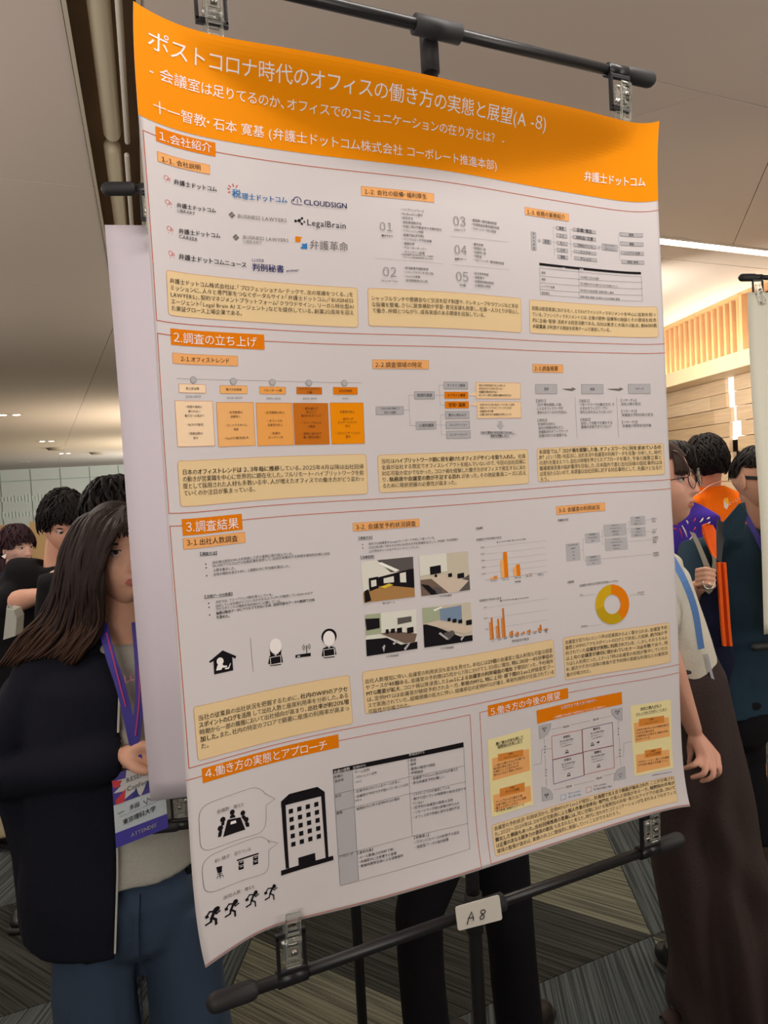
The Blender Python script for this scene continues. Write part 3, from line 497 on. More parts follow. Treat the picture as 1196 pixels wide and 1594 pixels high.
barchart(zJ, '会議室の予約時間の変化', (752, 226), (900, 211), [((800, 270), (1160, 229)), ((800, 309), (1160, 268)), ((800, 347), (1160, 306)), ((800, 385), (1162, 342)), ((800, 422), (1162, 376))], ((806, 461), (1165, 412)), [(834, 457, 446, 20, 'sub'), (855, 455, 436, 22, 'mid'), (899, 447, 344, 19, 'sub'), (918, 444, 297, 23, 'head'), (971, 438, 383, 18, 'sub'), (989, 436, 369, 22, 'head'), (1040, 428, 425, 18, 'sub'), (1060, 426, 422, 18, 'mid')],
         [('■ 2025年5月の時間数', 872, 240, 955, 230, False), ('■ 2025年7月の時間数', 962, 229, 1042, 221, False), ('予約時間', 975, 471, 1012, 467, True)] + [(s, x, y, x + 22, y - 2, False) for s, x, y in (('500', 777, 271), ('400', 778, 309), ('300', 780, 347), ('200', 783, 386), ('100', 785, 424))] + [(s, x, y, x + 38, y - 4, False) for s, x, y in (('0分~30分', 836, 466), ('30分~1時', 905, 458), ('1時~2時', 975, 448), ('2時~4時', 1040, 438), ('4時以上', 1108, 429))], None)
bars = []
for x, t0, t1, b0 in ((835, 703, 676, 806), (872, 725, 684, 800), (904, 679, 622, 795), (947, 762, 754, 786), (980, 768, 761, 780), (1014, 766, 759, 774), (1048, 753, 748, 768), (1083, 758, 756, 762), (1113, 738, 720, 757), (1147, 744, 740, 750)): bars += [(x, b0, t0, 10, 'mid'), (x + 11, b0 - 2, t1, 10, 'deep')]
barchart(zJ, '会議室の予約名の変化', (770, 580), (900, 564), [((820, 620), (1168, 566)), ((820, 682), (1172, 632)), ((825, 745), (1172, 690))], ((828, 808), (1176, 745)), bars, [('■ 2025年5月の件数', 892, 580, 975, 571, False), ('■ 2025年7月の件数', 980, 571, 1058, 561, False), ('予約目的の割合', 958, 817, 1060, 800, False)] + [(s, x, y, x + 20, y - 2, False) for s, x, y in (('300', 795, 620), ('200', 798, 682), ('100', 802, 746))] + [(s, x, y, x + 18, y - 3, False) for s, x, y in (('1on1', 842, 816), ('定例', 880, 807), ('会議', 912, 800), ('面談', 950, 793), ('面接', 982, 787), ('打合せ', 1012, 781), ('作業', 1050, 776), ('研修', 1085, 770), ('商談', 1115, 764), ('他', 1150, 758))], None)
# ---- 3-3 tree + donut
p = Part('decision_tree', 'grey boxes branching to short notes'); T(p, zK, 523, 106, 580, 101, '【調査方法】', 'ink', True)
chart_boxes(p, zK, [(565, 235, 648, 320, '約7000件の予約/会議室数/100%/80%/70%'), (670, 178, 755, 222, '予約時間帯に/アクセスログが/ある'), (772, 130, 902, 185, 'ログが1つの/アクセスポイントは/会議室や会の/ものである'), (778, 205, 907, 262, 'ログが1つの/アクセスポイントは/会議室や会の/ものでない'), (919, 86, 1003, 128, '会議室を/2人以上で/利用していた'), (921, 146, 1006, 191, '会議室を/1人以上で/利用していた'), (675, 302, 760, 344, '予約時間帯に/アクセスログが/ない')], 'pgrey', None)
for q in (((648, 270), (660, 268)), ((660, 207), (666, 325)), ((660, 207), (672, 206)), ((666, 325), (676, 324)), ((755, 195), (765, 194)), ((765, 160), (767, 236)), ((765, 160), (774, 159)), ((767, 236), (778, 235)), ((902, 155), (912, 153)), ((912, 112), (914, 172)), ((912, 112), (920, 110)), ((914, 172), (921, 170)), ((1003, 104), (1032, 101)), ((1006, 168), (1034, 165)), ((907, 222), (1040, 210)), ((760, 316), (1040, 290))): ln(p, zK, q, .3, 'grey')
for s, x, y in (('適切に', 1035, 98), ('利用', 1036, 112), ('1人で', 1037, 158), ('利用', 1038, 172), ('会議室', 1040, 200), ('以外に', 1041, 213), ('移動', 1042, 226), ('会議室', 1043, 285), ('未使用', 1044, 298)): lst(p, zK, x, y, x, y, 10.5, [s])
p = Part('ring_chart', 'ring chart in orange, ochre and yellow'); c = zK(820, 565); rx = (zK(913, 565)[0] - zK(727, 565)[0]) / 2; ry = (zK(820, 675)[1] - zK(820, 456)[1]) / 2
for a0, a1, m in ((0, 145, 'head'), (145, 262, 'gold2'), (262, 360, 'gold')): p.disc(c, rx, m, .0006, r0=rx * .49, a0=a0, a1=a1, ry=ry)
T(p, zK, 577, 445, 612, 440, '【結果】', 'ink', True); T(p, zK, 640, 464, 852, 436, '会議室の適切な利用状況評価(n=1002)', 'ink')
for q in (((645, 521), (728, 510)), ((915, 515), (995, 508)), ((650, 690), (760, 675))): ln(p, zK, q, .3, 'grey')
for s, x0, y0, x1, y1 in (('不適切', 640, 515, 662, 513), ('適切利用', 958, 502, 996, 498), ('30.4%', 975, 513, 996, 511), ('空予約', 650, 687, 684, 684)): T(p, zK, x0, y0, x1, y1, s, 'grey')
# ---- 4
p = Part('speech_bubble', 'rounded outline bubble')
def bubble(pts, r=3):
    q = [zM(*x) for x in pts]; out = []
    n = len(q)
    for i in range(n):
        a, b, c = q[i - 1], q[i], q[(i + 1) % n]; rr = pts_r[i]
        if rr == 0: out.append(tuple(b)); continue
        d1 = (a - b) / np.linalg.norm(a - b) * rr; d2 = (c - b) / np.linalg.norm(c - b) * rr
        for t in (0, .25, .5, .75, 1): out.append(tuple(b + d1 * (1 - t) ** 2 + d2 * t ** 2))
    return out + out[:1]
pts_r = [16, 16, 0, 0, 0, 16, 14]
p.line(bubble([(76, 555), (470, 418), (502, 470), (564, 505), (508, 545), (508, 712), (92, 855)]), .5, 'grey')
p.disc(zM(293, 590), 3.6, 'black'); p.disc(zM(233, 637), 3.6, 'black'); p.disc(zM(360, 595), 3.6, 'black'); p.disc(zM(217, 692), 3.6, 'black'); p.disc(zM(382, 637), 3.6, 'black')
poly(p, zM, [(262, 638), (345, 622), (376, 700), (234, 748)], 'black'); poly(p, zM, [(282, 650), (314, 640), (318, 657), (280, 668)], 'white', .0006)
poly(p, zM, [(276, 630), (280, 612), (294, 604), (308, 606), (313, 622)], 'black'); poly(p, zM, [(222, 660), (230, 652), (244, 652), (240, 672), (224, 678)], 'black'); poly(p, zM, [(350, 620), (362, 608), (376, 612), (378, 628), (366, 640)], 'black'); poly(p, zM, [(204, 722), (212, 708), (230, 706), (222, 744), (202, 750)], 'black'); poly(p, zM, [(372, 658), (388, 650), (400, 658), (402, 680), (382, 684)], 'black')
T(p, zM, 192, 588, 368, 538, '会議数：増えた', 'grey')
p = Part('speech_bubble', 'rounded outline bubble'); pts_r = [16, 16, 0, 0, 0, 16, 14]
p.line(bubble([(93, 890), (498, 732), (522, 770), (582, 785), (524, 832), (530, 975), (118, 1125)]), .5, 'grey')
T(p, zM, 178, 903, 412, 822, '机・椅子：足りている', 'grey')
poly(p, zM, [(190, 940), (228, 930), (226, 972), (200, 978)], 'black'); ln(p, zM, ((213, 975), (216, 1000)), .8, 'black'); ln(p, zM, ((200, 986), (228, 980)), .8, 'black'); ln(p, zM, ((196, 1010), (200, 998), (232, 990), (237, 1000)), .7, 'black'); ln(p, zM, ((216, 998), (216, 1010)), .7, 'black')
poly(p, zM, [(321, 893), (460, 848), (461, 857), (322, 903)], 'black')
for x, y in ((332, 905), (332, 934), (424, 874), (424, 902)): poly(p, zM, [(x, y), (x + 32, y - 9), (x + 34, y + 15), (x + 2, y + 25)], 'black'); ln(p, zM, ((x + 10, y + 4), (x + 24, y)), .8, 'white', .0006)
p = Part('building_pictogram', 'black office tower pictogram')
for P in ([(603, 522), (655, 474), (835, 428), (881, 460), (882, 520), (860, 486), (632, 545), (604, 560)], [(603, 522), (632, 540), (655, 945), (634, 950)], [(858, 484), (881, 460), (906, 880), (888, 886)], [(630, 505), (655, 474), (835, 428), (881, 460), (860, 488), (632, 545)], [(603, 962), (935, 866), (938, 894), (604, 994)], [(713, 880), (820, 848), (824, 905), (716, 932)]): poly(p, zM, P, 'black')
p.disc(zM(0, 0), .01, 'black')
for r in range(5):
    for c_ in range(4):
        x = 652 + c_ * 54 + r * 4; y = 572 - c_ * 14.5 + r * 52.5 - r * .5 * c_
        poly(p, zM, [(x, y), (x + 27, y - 7), (x + 28, y + 22), (x + 1, y + 29)], 'black')
for i, (x, y) in enumerate(((170, 1250), (292, 1200), (422, 1140), (540, 1098))):
    p = Part('runner_pictogram', 'black running figure with a briefcase'); k = 1.0 - .04 * i
    q = lambda a, b: (x + a * k, y + b * k)
    p.disc(zM(*q(22, -42)), 3.6 * k, 'black')
    def st(w, *P): p.line([zM(*q(*t)) for t in P], w, 'black', .0004)
    st(3.4 * k, (8, -28), (-8, 12)); st(2 * k, (8, -30), (-22, -26), (-36, -4)); st(2 * k, (10, -26), (22, -16), (42, -32)); st(2.4 * k, (-8, 10), (18, 22), (20, 50)); st(2.4 * k, (-8, 12), (-14, 38), (-42, 56))
    poly(p, zM, [q(-52, 2), q(-32, -6), q(-26, 10), q(-46, 20)], 'black', .0005)
p = Part('caption'); T(p, zM, 233, 1137, 435, 1062, '出社人数：増えた', 'grey')
p = Part('table', 'large table with a black header row')
G = lambda x, y: zN(x, y)
cols = ((78, 208, 575, 945), )
def cell(x, t): return x
TL, TR, BL, BR = zN(80, 362), zN(948, 183), zN(128, 1105), zN(990, 860)
hl, hr = zN(77, 332), zN(946, 150)
p.fine([hl, hr, TR, TL], [(0, 1, 2, 3)], 'black', .0004)
p.fine([TL, zN(208, 338), zN(250, 1068), BL], [(0, 1, 2, 3)], 'pgrey', .0002)
p.line([TL, BL, BR, TR], .4, 'ink'); p.line([zN(208, 338), zN(250, 1068)], .4, 'ink'); p.line([zN(578, 262), zN(606, 775)], .4, 'ink')
for P in (((90, 498), (582, 382)), ((582, 382), (950, 308)), ((97, 612), (592, 492)), ((592, 492), (962, 413)), ((115, 907), (606, 775)), ((606, 775), (978, 690))): ln(p, zN, P, .4, 'ink')
T(p, zN, 82, 350, 190, 325, '会議の種類', 'white', True); T(p, zN, 210, 322, 296, 302, '定例MTG', 'white', True); T(p, zN, 582, 235, 686, 214, '単発系MTG', 'white', True)
for L in ([(84, 383, '会議の'), (88, 412, '具体例')], [(92, 512, '状況')], [(100, 624, '課題')], [(118, 915, 'アプローチ')]):
    for x, y, s in L: q = zN(x, y); e = zN(x + 21, y)[0] - q[0]; JOBS.append((p, q, q + [1, 0], [(s, False)], 'ink', e, False, 1, .0005))
for x0, y0, x1, y1, s in ((222, 352, 322, 332, 'チーム定例'), (218, 388, 370, 352, '・プロジェクト定例'), (218, 418, 270, 406, '・1on1'), (220, 482, 526, 410, '・定期予約されているケースが多い'), (222, 515, 580, 430, '・会議室が予約できず困っていることはな'), (222, 541, 270, 532, 'さそう'), (234, 595, 522, 524, '組織拡大に伴う定例MTGの増加'), (580, 275, 632, 266, '・商談'), (582, 302, 632, 292, '・面接'), (584, 332, 758, 298, '・業務の報告や相談'), (586, 358, 678, 342, '・評価面談'), (596, 395, 912, 328, '・会議室での1on1系のMTGが増えた'), (598, 424, 820, 378, '・急な会議室予約が難しい'), (600, 500, 855, 450, '・13:00~17:00が逼迫している'), (602, 530, 962, 458, '・朝夕の空いている時間帯の有効活用でき'), (606, 560, 682, 546, 'ていない'), (608, 588, 876, 532, '・空予約の会議室の柔軟な活用'), (610, 620, 918, 553, '・リモートワーク時の習慣の持ち込み'), (612, 652, 922, 582, '・オフィス内で気軽に話せる場所不足'), (240, 888, 348, 862, '【運用改善】'), (244, 920, 484, 860, '・ルール整備(5分前終了等)'), (248, 948, 502, 886, '・会議室内に注意書きの設置'), (250, 978, 546, 902, '・開催時間帯変更による混雑緩和'), (616, 785, 720, 765, '【設備導入】'), (620, 818, 918, 748, '・ラウンジスペースの机椅子の追加'), (624, 850, 848, 795, '・個室型ブースの追加設置')): T(p, zN, x0, y0, x1, y1, s)
# ---- 5
p = Part('vision_diagram', 'four-square diagram under an orange banner')
a0, a1, a2, a3 = zO(335, 197), zO(802, 95), zO(805, 162), zO(340, 270); p.fine([a0, a1, a2, a3], [(0, 1, 2, 3)], 'head', .0003)
T(p, zO, 468, 182, 663, 140, '社員同士で支え合う時代へ', 'white', True); T(p, zO, 426, 236, 716, 172, '～信頼型”ひらがな”を創刊から、「ケア」しあう時代へ～', 'white')
for s, P in (('blue', ((586, 300), (751, 262), (757, 388), (590, 424))), ('navy', ((586, 300), (751, 262), (757, 388), (590, 424))), ('line', ((418, 338), (584, 302), (588, 426), (424, 466))), ('navy', ((424, 468), (590, 428), (596, 552), (430, 600))), ('line', ((592, 424), (758, 390), (762, 510), (598, 548)))): ln(p, zO, list(P) + [P[0]], .8, s)
for x, y, t in ((500, 340, '共感化'), (664, 296, '集約化'), (506, 465, '内省化'), (670, 424, '連鎖化')): T(p, zO, x - 20, y + 4, x + 20, y - 5, t, 'ink', True)
for x, y in ((500, 362), (668, 318), (510, 488), (672, 446)):
    for k, s in enumerate(('見えを共有が進め', '高時代文化向上れるアウトプット', '「これまでの行動に頼らない」', )): T(p, zO, x - 38 + 3 * k, y + 14 * k + 6, x + 38 - 3 * k, y + 14 * k - 11, s, 'ink', k == 2)
for x, y in ((502, 420), (642, 380), (512, 546), (676, 498)): p.disc(zO(x, y), 2.6, 'black', r0=1.6); ln(p, zO, ((x - 9, y + 10), (x + 9, y + 6)), 1.2, 'black')
poly(p, zO, [(664, 370), (674, 367), (674, 362), (681, 369), (675, 378), (674, 373), (664, 375)], 'black')
for P, x, y, t in (([(348, 282), (416, 266), (410, 300), (392, 328), (372, 346), (352, 352)], 378, 295, '知的業'), ([(744, 192), (804, 180), (806, 250), (786, 248), (762, 232), (748, 212)], 778, 202, '利益無'), ([(364, 616), (384, 618), (410, 632), (424, 656), (426, 682), (368, 692)], 390, 658, '業務無'), ([(758, 580), (762, 548), (776, 522), (800, 508), (820, 502), (824, 568)], 794, 545, 'クイズ無')):
    poly(p, zO, P, 'pgrey', .0003); ln(p, zO, P + [P[0]], .3, 'grey', .0004); T(p, zO, x - 13, y + 2, x + 13, y - 3, t[:-1], 'ink'); T(p, zO, x - 4, y + 14, x + 5, y + 12, t[-1], 'ink')
for P in (((416, 300), (475, 288)), ((522, 276), (630, 252)), ((684, 240), (745, 226)), ((377, 352), (380, 385)), ((382, 440), (385, 515)), ((388, 568), (391, 612)), ((430, 632), (492, 618)), ((540, 606), (650, 580)), ((704, 556), (765, 540)), ((781, 252), (784, 290)), ((788, 340), (791, 410)), ((794, 460), (797, 500)), ((318, 495), (362, 486), (364, 410), (418, 404)), ((768, 455), (812, 445), (814, 375), (858, 366))): ln(p, zO, P, .4, 'grey')
for x, y in ((497, 284), (660, 244), (512, 612), (678, 566)): T(p, zO, x - 16, y + 4, x + 16, y - 3, '個生無', 'ink')
for x, y in ((380, 395), (386, 522), (783, 297), (791, 415)):
    for k in range(3): T(p, zO, x - 4, y + 16 * k, x + 5, y + 16 * k - 2, '個生無'[k], 'ink')
bx(p, zO, 467, 662, 498, 680, None, 'blue', .5); bx(p, zO, 606, 620, 637, 640, None, 'line', .5)
for x0, y0, x1, y1, s in ((508, 652, 578, 637, '2020~2024年に'), (510, 670, 580, 655, '進んだ取り組み'), (646, 612, 720, 597, '2025~2030年に'), (648, 630, 748, 610, '取り組みを進めて強化'), ): T(p, zO, x0, y0, x1, y1, s, 'blue' if x0 < 600 else 'ink')
for TL_, TR_, BR_, BL_, head, cards in (((68, 358), (302, 292), (318, 712), (90, 782), (('働く場の共有を通して', 112, 380, 262, 340), ('暗黙知の共有し合う', 122, 398, 258, 362)), (((92, 460), (294, 406), (300, 524), (96, 582), (124, 436, 262, 410, 476, 446), ('必要な', 'コミュニケーション'), ('・一般に仕事をする人が仕事でも', '前は知り得ない話している', '仕事をつくってまわる人や', '他の人にも広く周知しかねない')), ((98, 660), (302, 608), (308, 692), (104, 752), (134, 626, 270, 590, 670, 638), ('必要な', 'オフィス空間'), ('・チームでの小さな集まり場', '・企業で関わっていない人と組織', '・集える人がワークする', '・気分転換、組織的なスペース')))),
        ((850, 172), (1072, 135), (1085, 512), (874, 558), (('会社と個人がもつ', 904, 188, 1020, 168), ('ナレッジのコラボレーション', 880, 218, 1048, 186)), (((868, 266), (1060, 232), (1066, 338), (876, 374), (896, 244, 1034, 224, 284, 262), ('必要な', 'コミュニケーション'), ('・主体的仕事が生じる人が情報を集める', 'つながる文脈がある', '・仕事素地を人が話せる、情報を共有し', 'かたちへつくる')), ((880, 440), (1062, 410), (1068, 500), (884, 540), (928, 416, 1020, 400, 456, 440), ('必要な', 'オフィス空間'), ('コラボレーション、話した仕事室', 'コラボ型を意識する会議ブース')))) ):
    q = Part('vision_panel', 'pale yellow panel with orange cards'); q.fine([zO(*t) for t in (TL_, TR_, BR_, BL_)], [(0, 1, 2, 3)], 'lyel', .0002)
    for s, x0, y0, x1, y1 in head: T(q, zO, x0, y0, x1, y1, s, 'ink', True); ln(q, zO, ((x0, y0 + 10), (x1, y1 + 10)), .4, 'ink')
    for A_, B_, C_, D_, (tx0, ty0, tx1, ty1, by0, by1), tt, L in cards:
        q.fine([zO(*t) for t in (A_, B_, C_, D_)], [(0, 1, 2, 3)], 'sub', .0003)
        q.fine([zO(tx0, ty0), zO(tx1, ty1), zO(tx1, by1), zO(tx0, by0)], [(0, 1, 2, 3)], 'mid', .0004)
        mx = (tx0 + tx1) / 2; my = (ty0 + ty1) / 2; T(q, zO, mx - 14, my + 13, mx + 14, my + 6, tt[0], 'ink', off=.0006); T(q, zO, mx - 38, my + 34, mx + 38, my + 18, tt[1], 'ink', off=.0006)
        for k, s in enumerate(L):
            sl = (B_[1] - A_[1]) / (B_[0] - A_[0]); w = min(185, len(s) * 11.5); y0 = A_[1] + 40 + 17 * k; T(q, zO, A_[0] + 8, y0, A_[0] + 8 + w, y0 + sl * w, s, 'ink')
T(p, zO, 968, 552, 1075, 533, '※経済産業省文化庁の報告を基に作成', 'ink')
# ---- glyph meshes, then every text job
allc = ''; boldc = ''
for j in JOBS:
    for s, b in j[3]:
        if b: boldc += s
        else: allc += s
load_glyphs(allc, False); load_glyphs(boldc, True)
for p, a, b, segs, m, em, fit, sy, off in JOBS:
    off += .0002
    if isinstance(em, tuple):                       # paragraph line
        V, F, w = layout(segs); L = em[1][0] - em[0][0]; sx = L / w
        base = 8.6
        P0, P1 = em
        e = p.__dict__.setdefault('em', None)
        if fit: p.em = p.em or sx; p.text(a, b, segs, m, off, em=p.em * 1.02)
        else: p.text(a, b, segs, m, off, em=p.em or sx, fit=False)
    elif em is None:
        V, F, w = layout(segs); L = math.hypot(b[0] - a[0], b[1] - a[1]); p.text(a, b, segs, m, off, em=L / w * sy)
    else: p.text(a, b, segs, m, off, em=em, fit=fit)
poster = thing('research_poster', 'large white poster with orange header and Japanese text on the front stand', 'poster', tuple(surf(420, 1189)))
def sheet(name, parent, S, nu, nv, th, mf):           # S(i, j) -> front point; th = thickness vector
    F0 = [S(i / nu, j / nv) for j in range(nv + 1) for i in range(nu + 1)]
    N = len(F0); V = [tuple(x) for x in F0] + [tuple(Vector(x) + Vector(th)) for x in F0]; w = nu + 1
    F = [(j * w + i, (j + 1) * w + i, (j + 1) * w + i + 1, j * w + i + 1) for j in range(nv) for i in range(nu)]
    F += [tuple(N + k for k in reversed(f)) for f in F]
    for i in range(nu): F += [(i, i + 1, N + i + 1, N + i), (nv * w + i + 1, nv * w + i, N + nv * w + i, N + nv * w + i + 1)]
    for j in range(nv): F += [((j + 1) * w, j * w, N + j * w, N + (j + 1) * w), (j * w + nu, (j + 1) * w + nu, N + (j + 1) * w + nu, N + j * w + nu)]
    return obj(name, V, F, mf, parent, True)
gu, gv = np.meshgrid(np.linspace(0, 841, 145), np.linspace(0, 1189, 201)); SG = surf(gu, gv)
paper = mat('poster_paper', (216, 210, 211), rough=.65, spec=.2, bump=.02, scale=4)
sheet('paper_sheet', poster, lambda s, t: SG[int(round(t * 200)), int(round(s * 144))], 144, 200, (0, .0004, 0), paper)
for c in CONTENT: c.build(poster)
# ------------------------------------------------------------------ the room
def ghost(name, kind='structure'):
    o = bpy.data.objects.new(name, None); COL.objects.link(o); o['kind'] = kind; return o
ceil_m = mat('ceiling_board', (226, 212, 200), rough=.85, spec=.2, bump=.03, scale=25)
seam_m = mat('dark_gap', (70, 62, 54), rough=.9)
xl = lambda y: -.43 + (y - 1.06) * .1263          # left and right rims of the slot in the ceiling
xr = lambda y: -.25 + (y - .99) * .125
ceiling = ghost('ceiling')
def ceil_panel(P, z=CEIL, g=.003, t=.02):
    c = sum((Vector(p) for p in P), Vector((0, 0))) / len(P); bm = bmesh.new()
    vs = [bm.verts.new((p[0], p[1], z)) for p in P]; f = bm.faces.new(vs); f.normal_update()
    bmesh.ops.inset_region(bm, faces=[f], thickness=g, use_boundary=True)
    bmesh.ops.delete(bm, geom=[x for x in bm.faces if x != f], context='FACES')
    Q = [v.co.copy() for v in f.verts]; bm.free()
    return MB().prism(Q, (0, 0, t)).build('ceiling_panel', ceil_m, ceiling)
Y0, Y1 = -4.0, 4.6
for a, b in ((Y0, -.7), (-.7, .84), (.84, 2.23), (2.23, 3.7), (3.7, Y1)): ceil_panel([(-3.4, a), (xl(a), a), (xl(b), b), (-3.4, b)])
for a, b in ((Y0, -.7), (-.7, 2.23), (2.23, Y1)): ceil_panel([(-7.5, a), (-3.4, a), (-3.4, b), (-7.5, b)]); ceil_panel([(-12, a), (-7.5, a), (-7.5, b), (-12, b)])
ceil_panel([(xr(Y0), Y0), (6, Y0), (6, .84), (xr(.84), .84)])
d1 = lambda y: 1.57 - (y - .84) * .667; d2 = lambda y: 2.3 + (y - 1.18) * .976
ceil_panel([(xr(.84), .84), (d1(.84), .84), (d1(2.04), 2.04), (xr(2.04), 2.04)])
ceil_panel([(d1(.84), .84), (d2(.84), .84), (d2(2.04), 2.04), (d1(2.04), 2.04)])
ceil_panel([(d2(.84), .84), (6, .84), (6, 2.04), (d2(2.04), 2.04)])
ceil_panel([(xr(2.14), 2.14), (6, 2.14), (6, 2.35), (xr(2.35), 2.35)], g=.001)
e0 = 2.93
ceil_panel([(xr(2.355), 2.355), (e0, 2.355), (e0 + .1, 3.1), (e0 + .1, Y1), (xr(Y1), Y1)]); ceil_panel([(e0, 2.355), (7, 2.355), (7, Y1), (e0 + .1, Y1), (e0 + .1, 3.1)])
for i in range(4):
    for j, (a, b) in enumerate(((Y1, 8.5), (8.5, 12.5), (12.5, 17), (17, 22), (22, 28), (28, 36))):
        x0 = -18 + i * 6; ceil_panel([(x0, a), (x0 + 6, a), (x0 + 6, b), (x0, b)])
ceil_panel([(6, Y1), (8, Y1), (8, 12), (6, 12)])
struct(MB().box((0, 0, CEIL + .2), (46, 80, .02)).build('ceiling_deck', seam_m))
# recessed slot with its round-ended channel and rod
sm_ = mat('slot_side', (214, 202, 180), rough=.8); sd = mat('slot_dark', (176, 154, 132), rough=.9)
slot = ghost('ceiling_slot')
def run(xa, xb, za, zb, m, name, y0=Y0, y1=Y1):
    MB().add([(xl(y0) + xa, y0, za), (xl(y1) + xa, y1, za), (xl(y1) + xb, y1, zb), (xl(y0) + xb, y0, zb)], [(0, 1, 2, 3)]).build(name, m, slot)
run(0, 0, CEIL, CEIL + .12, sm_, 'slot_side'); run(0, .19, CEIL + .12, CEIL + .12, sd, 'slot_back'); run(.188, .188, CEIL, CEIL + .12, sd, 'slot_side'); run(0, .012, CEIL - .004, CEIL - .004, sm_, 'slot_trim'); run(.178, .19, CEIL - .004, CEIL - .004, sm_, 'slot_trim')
for y0, y1 in ((Y0, 1.86), (1.93, 4.4)):
    ln_ = lambda dx, dz: [(xl(y0) + dx, y0 + .02, CEIL + dz - .022), (xl(y1) + dx, y1 - .02, CEIL + dz - .022)]
    MB().tube(ln_(.085, .075), .03, 16, dome=True).build('round_channel', mat('channel', (232, 220, 192), rough=.55), slot, True)
    MB().tube(ln_(.135, .05), .0095, 12, dome=True).build('slim_rod', mat('rod', (236, 228, 212), rough=.5), slot, True)
# LED line in the ceiling
led = thing('linear_light', 'long glowing white strip light set flush into the ceiling', 'light', (3.2, 2.09, CEIL))
MB().box((3.25, 2.09, CEIL + .012), (5.5, .080, .012)).build('diffuser', mat('led_glow', (255, 248, 240), emit=(255, 236, 214), es=14), led)
for dy in (-.044, .044): MB().box((3.25, 2.09 + dy, CEIL + .008), (5.5, .012, .03)).build('rim', mat('led_rim', (220, 210, 196)), led)
# downlights and discs far down the hall
glow = mat('lamp_glow', (255, 246, 226), emit=(255, 240, 210), es=14)
for x, y in ((15, 646), (73, 687), (101, 706), (38, 719)):
    p = onz(x, y, CEIL - .005); t = thing('downlight', 'twin round downlight in the far ceiling, %s' % {15: 'nearest of the four', 73: 'second nearest, left of a grey disc', 101: 'beyond the first grey disc', 38: 'dim and farthest to the left'}[x], 'light', p, 'downlights in the far ceiling')
    for s in (-.09, .09): MB().tube([p + Vector((s, 0, -.004)), p + Vector((s, 0, .02))], .05, 14).build('lamp', glow if x != 38 else mat('lamp_off', (150, 130, 100)), t)
    MB().box(tuple(p + Vector((0, 0, .004))), (.36, .18, .008)).build('frame', mat('led_rim', (220, 210, 196)), t)
for x, y, s in ((86, 697, 'left'), (151, 704, 'right')):
    p = onz(x, y, CEIL); tag(MB().tube([p, p + Vector((0, 0, -.06))], [.22, .16], 20).build('ceiling_disc', mat('disc', (150, 140, 126), rough=.6)), 'round grey sensor disc under the far ceiling, the %s one of two' % s, 'sensor')
# far glazed wall and low booth panels
A, B = onz(0, 732, CEIL), onz(190, 723, CEIL); dAB = (B - A).normalized()
gw = struct(MB().add([A - dAB * 20, A + dAB * 18, (A + dAB * 18).to_2d().to_3d(), (A - dAB * 20).to_2d().to_3d()], [(0, 1, 2, 3)]).build('wall_back', mat('frosted_wall', (208, 212, 204), rough=.35, spec=.4)))
nrm = Vector((dAB.y, -dAB.x, 0)); nrm = nrm if nrm.dot(Vector(CW) - A) > 0 else -nrm
for k in range(-8, 14): MB().box(tuple(A.to_2d().to_3d() + dAB * k * 1.15 + nrm * .03 + Vector((0, 0, 1.4))), (.02, .02, 2.8), basis(nrm)).build('mullion', mat('mullion', (164, 176, 168)), gw)
MB().box(tuple((A + dAB * 1).to_2d().to_3d() + nrm * .03 + Vector((0, 0, 2.35))), (38, .02, .03), basis(-nrm)).build('mullion', mat('mullion', (164, 176, 168)), gw)
for z, n in ((1.62, 60), (.98, 46)):                 # two faint frosted rows of marks on the glass
    mb = MB(); random.seed(int(z * 10))
    for k in range(n): mb.box(tuple(A.to_2d().to_3d() + dAB * (-3 + k * .13) + nrm * .04 + Vector((0, 0, z))), (.05, .004, random.uniform(.12, .34)), basis(nrm))
    mb.build('frosted_marks', mat('frost', (216, 226, 220)), gw)['kind'] = 'stuff'
for k, (x0, x1, y, c) in enumerate(((-20, 17, 818, (226, 184, 142)), (46, 72, 812, (226, 190, 140)), (76, 130, 806, (226, 190, 146)))):
    a, b = at(x0, y, 12), at(x1, y - 1, 12); a.z = b.z = (a.z + b.z) / 2
    t = thing('booth_panel', 'low tan booth panel %s' % ('behind the small woman at the far left' if k == 0 else 'with olive stripes' if k == 1 else 'behind the bent man in black'), 'panel', (a.x, a.y, 0))
    M = basis((b - a).cross(Vector((0, 0, 1)))); c_ = (a + b) / 2
    MB().box((c_.x, c_.y, c_.z / 2), ((b - a).length, .04, c_.z), M, .008).build('board', mat('booth_%d' % k, c, rough=.7), t)
    MB().box((c_.x, c_.y, .05), ((b - a).length - .1, .1, .1), M).build('foot', mat('dark_metal', (40, 38, 38)), t)
    if k == 1:
        for s in range(4): q = a + (b - a) * (.1 + .12 * s) - M.col[1] * .03; MB().box((q.x, q.y, c_.z * .55), (.02, .012, c_.z * .85), M).build('stripe', mat('olive', (96, 100, 40)), t)
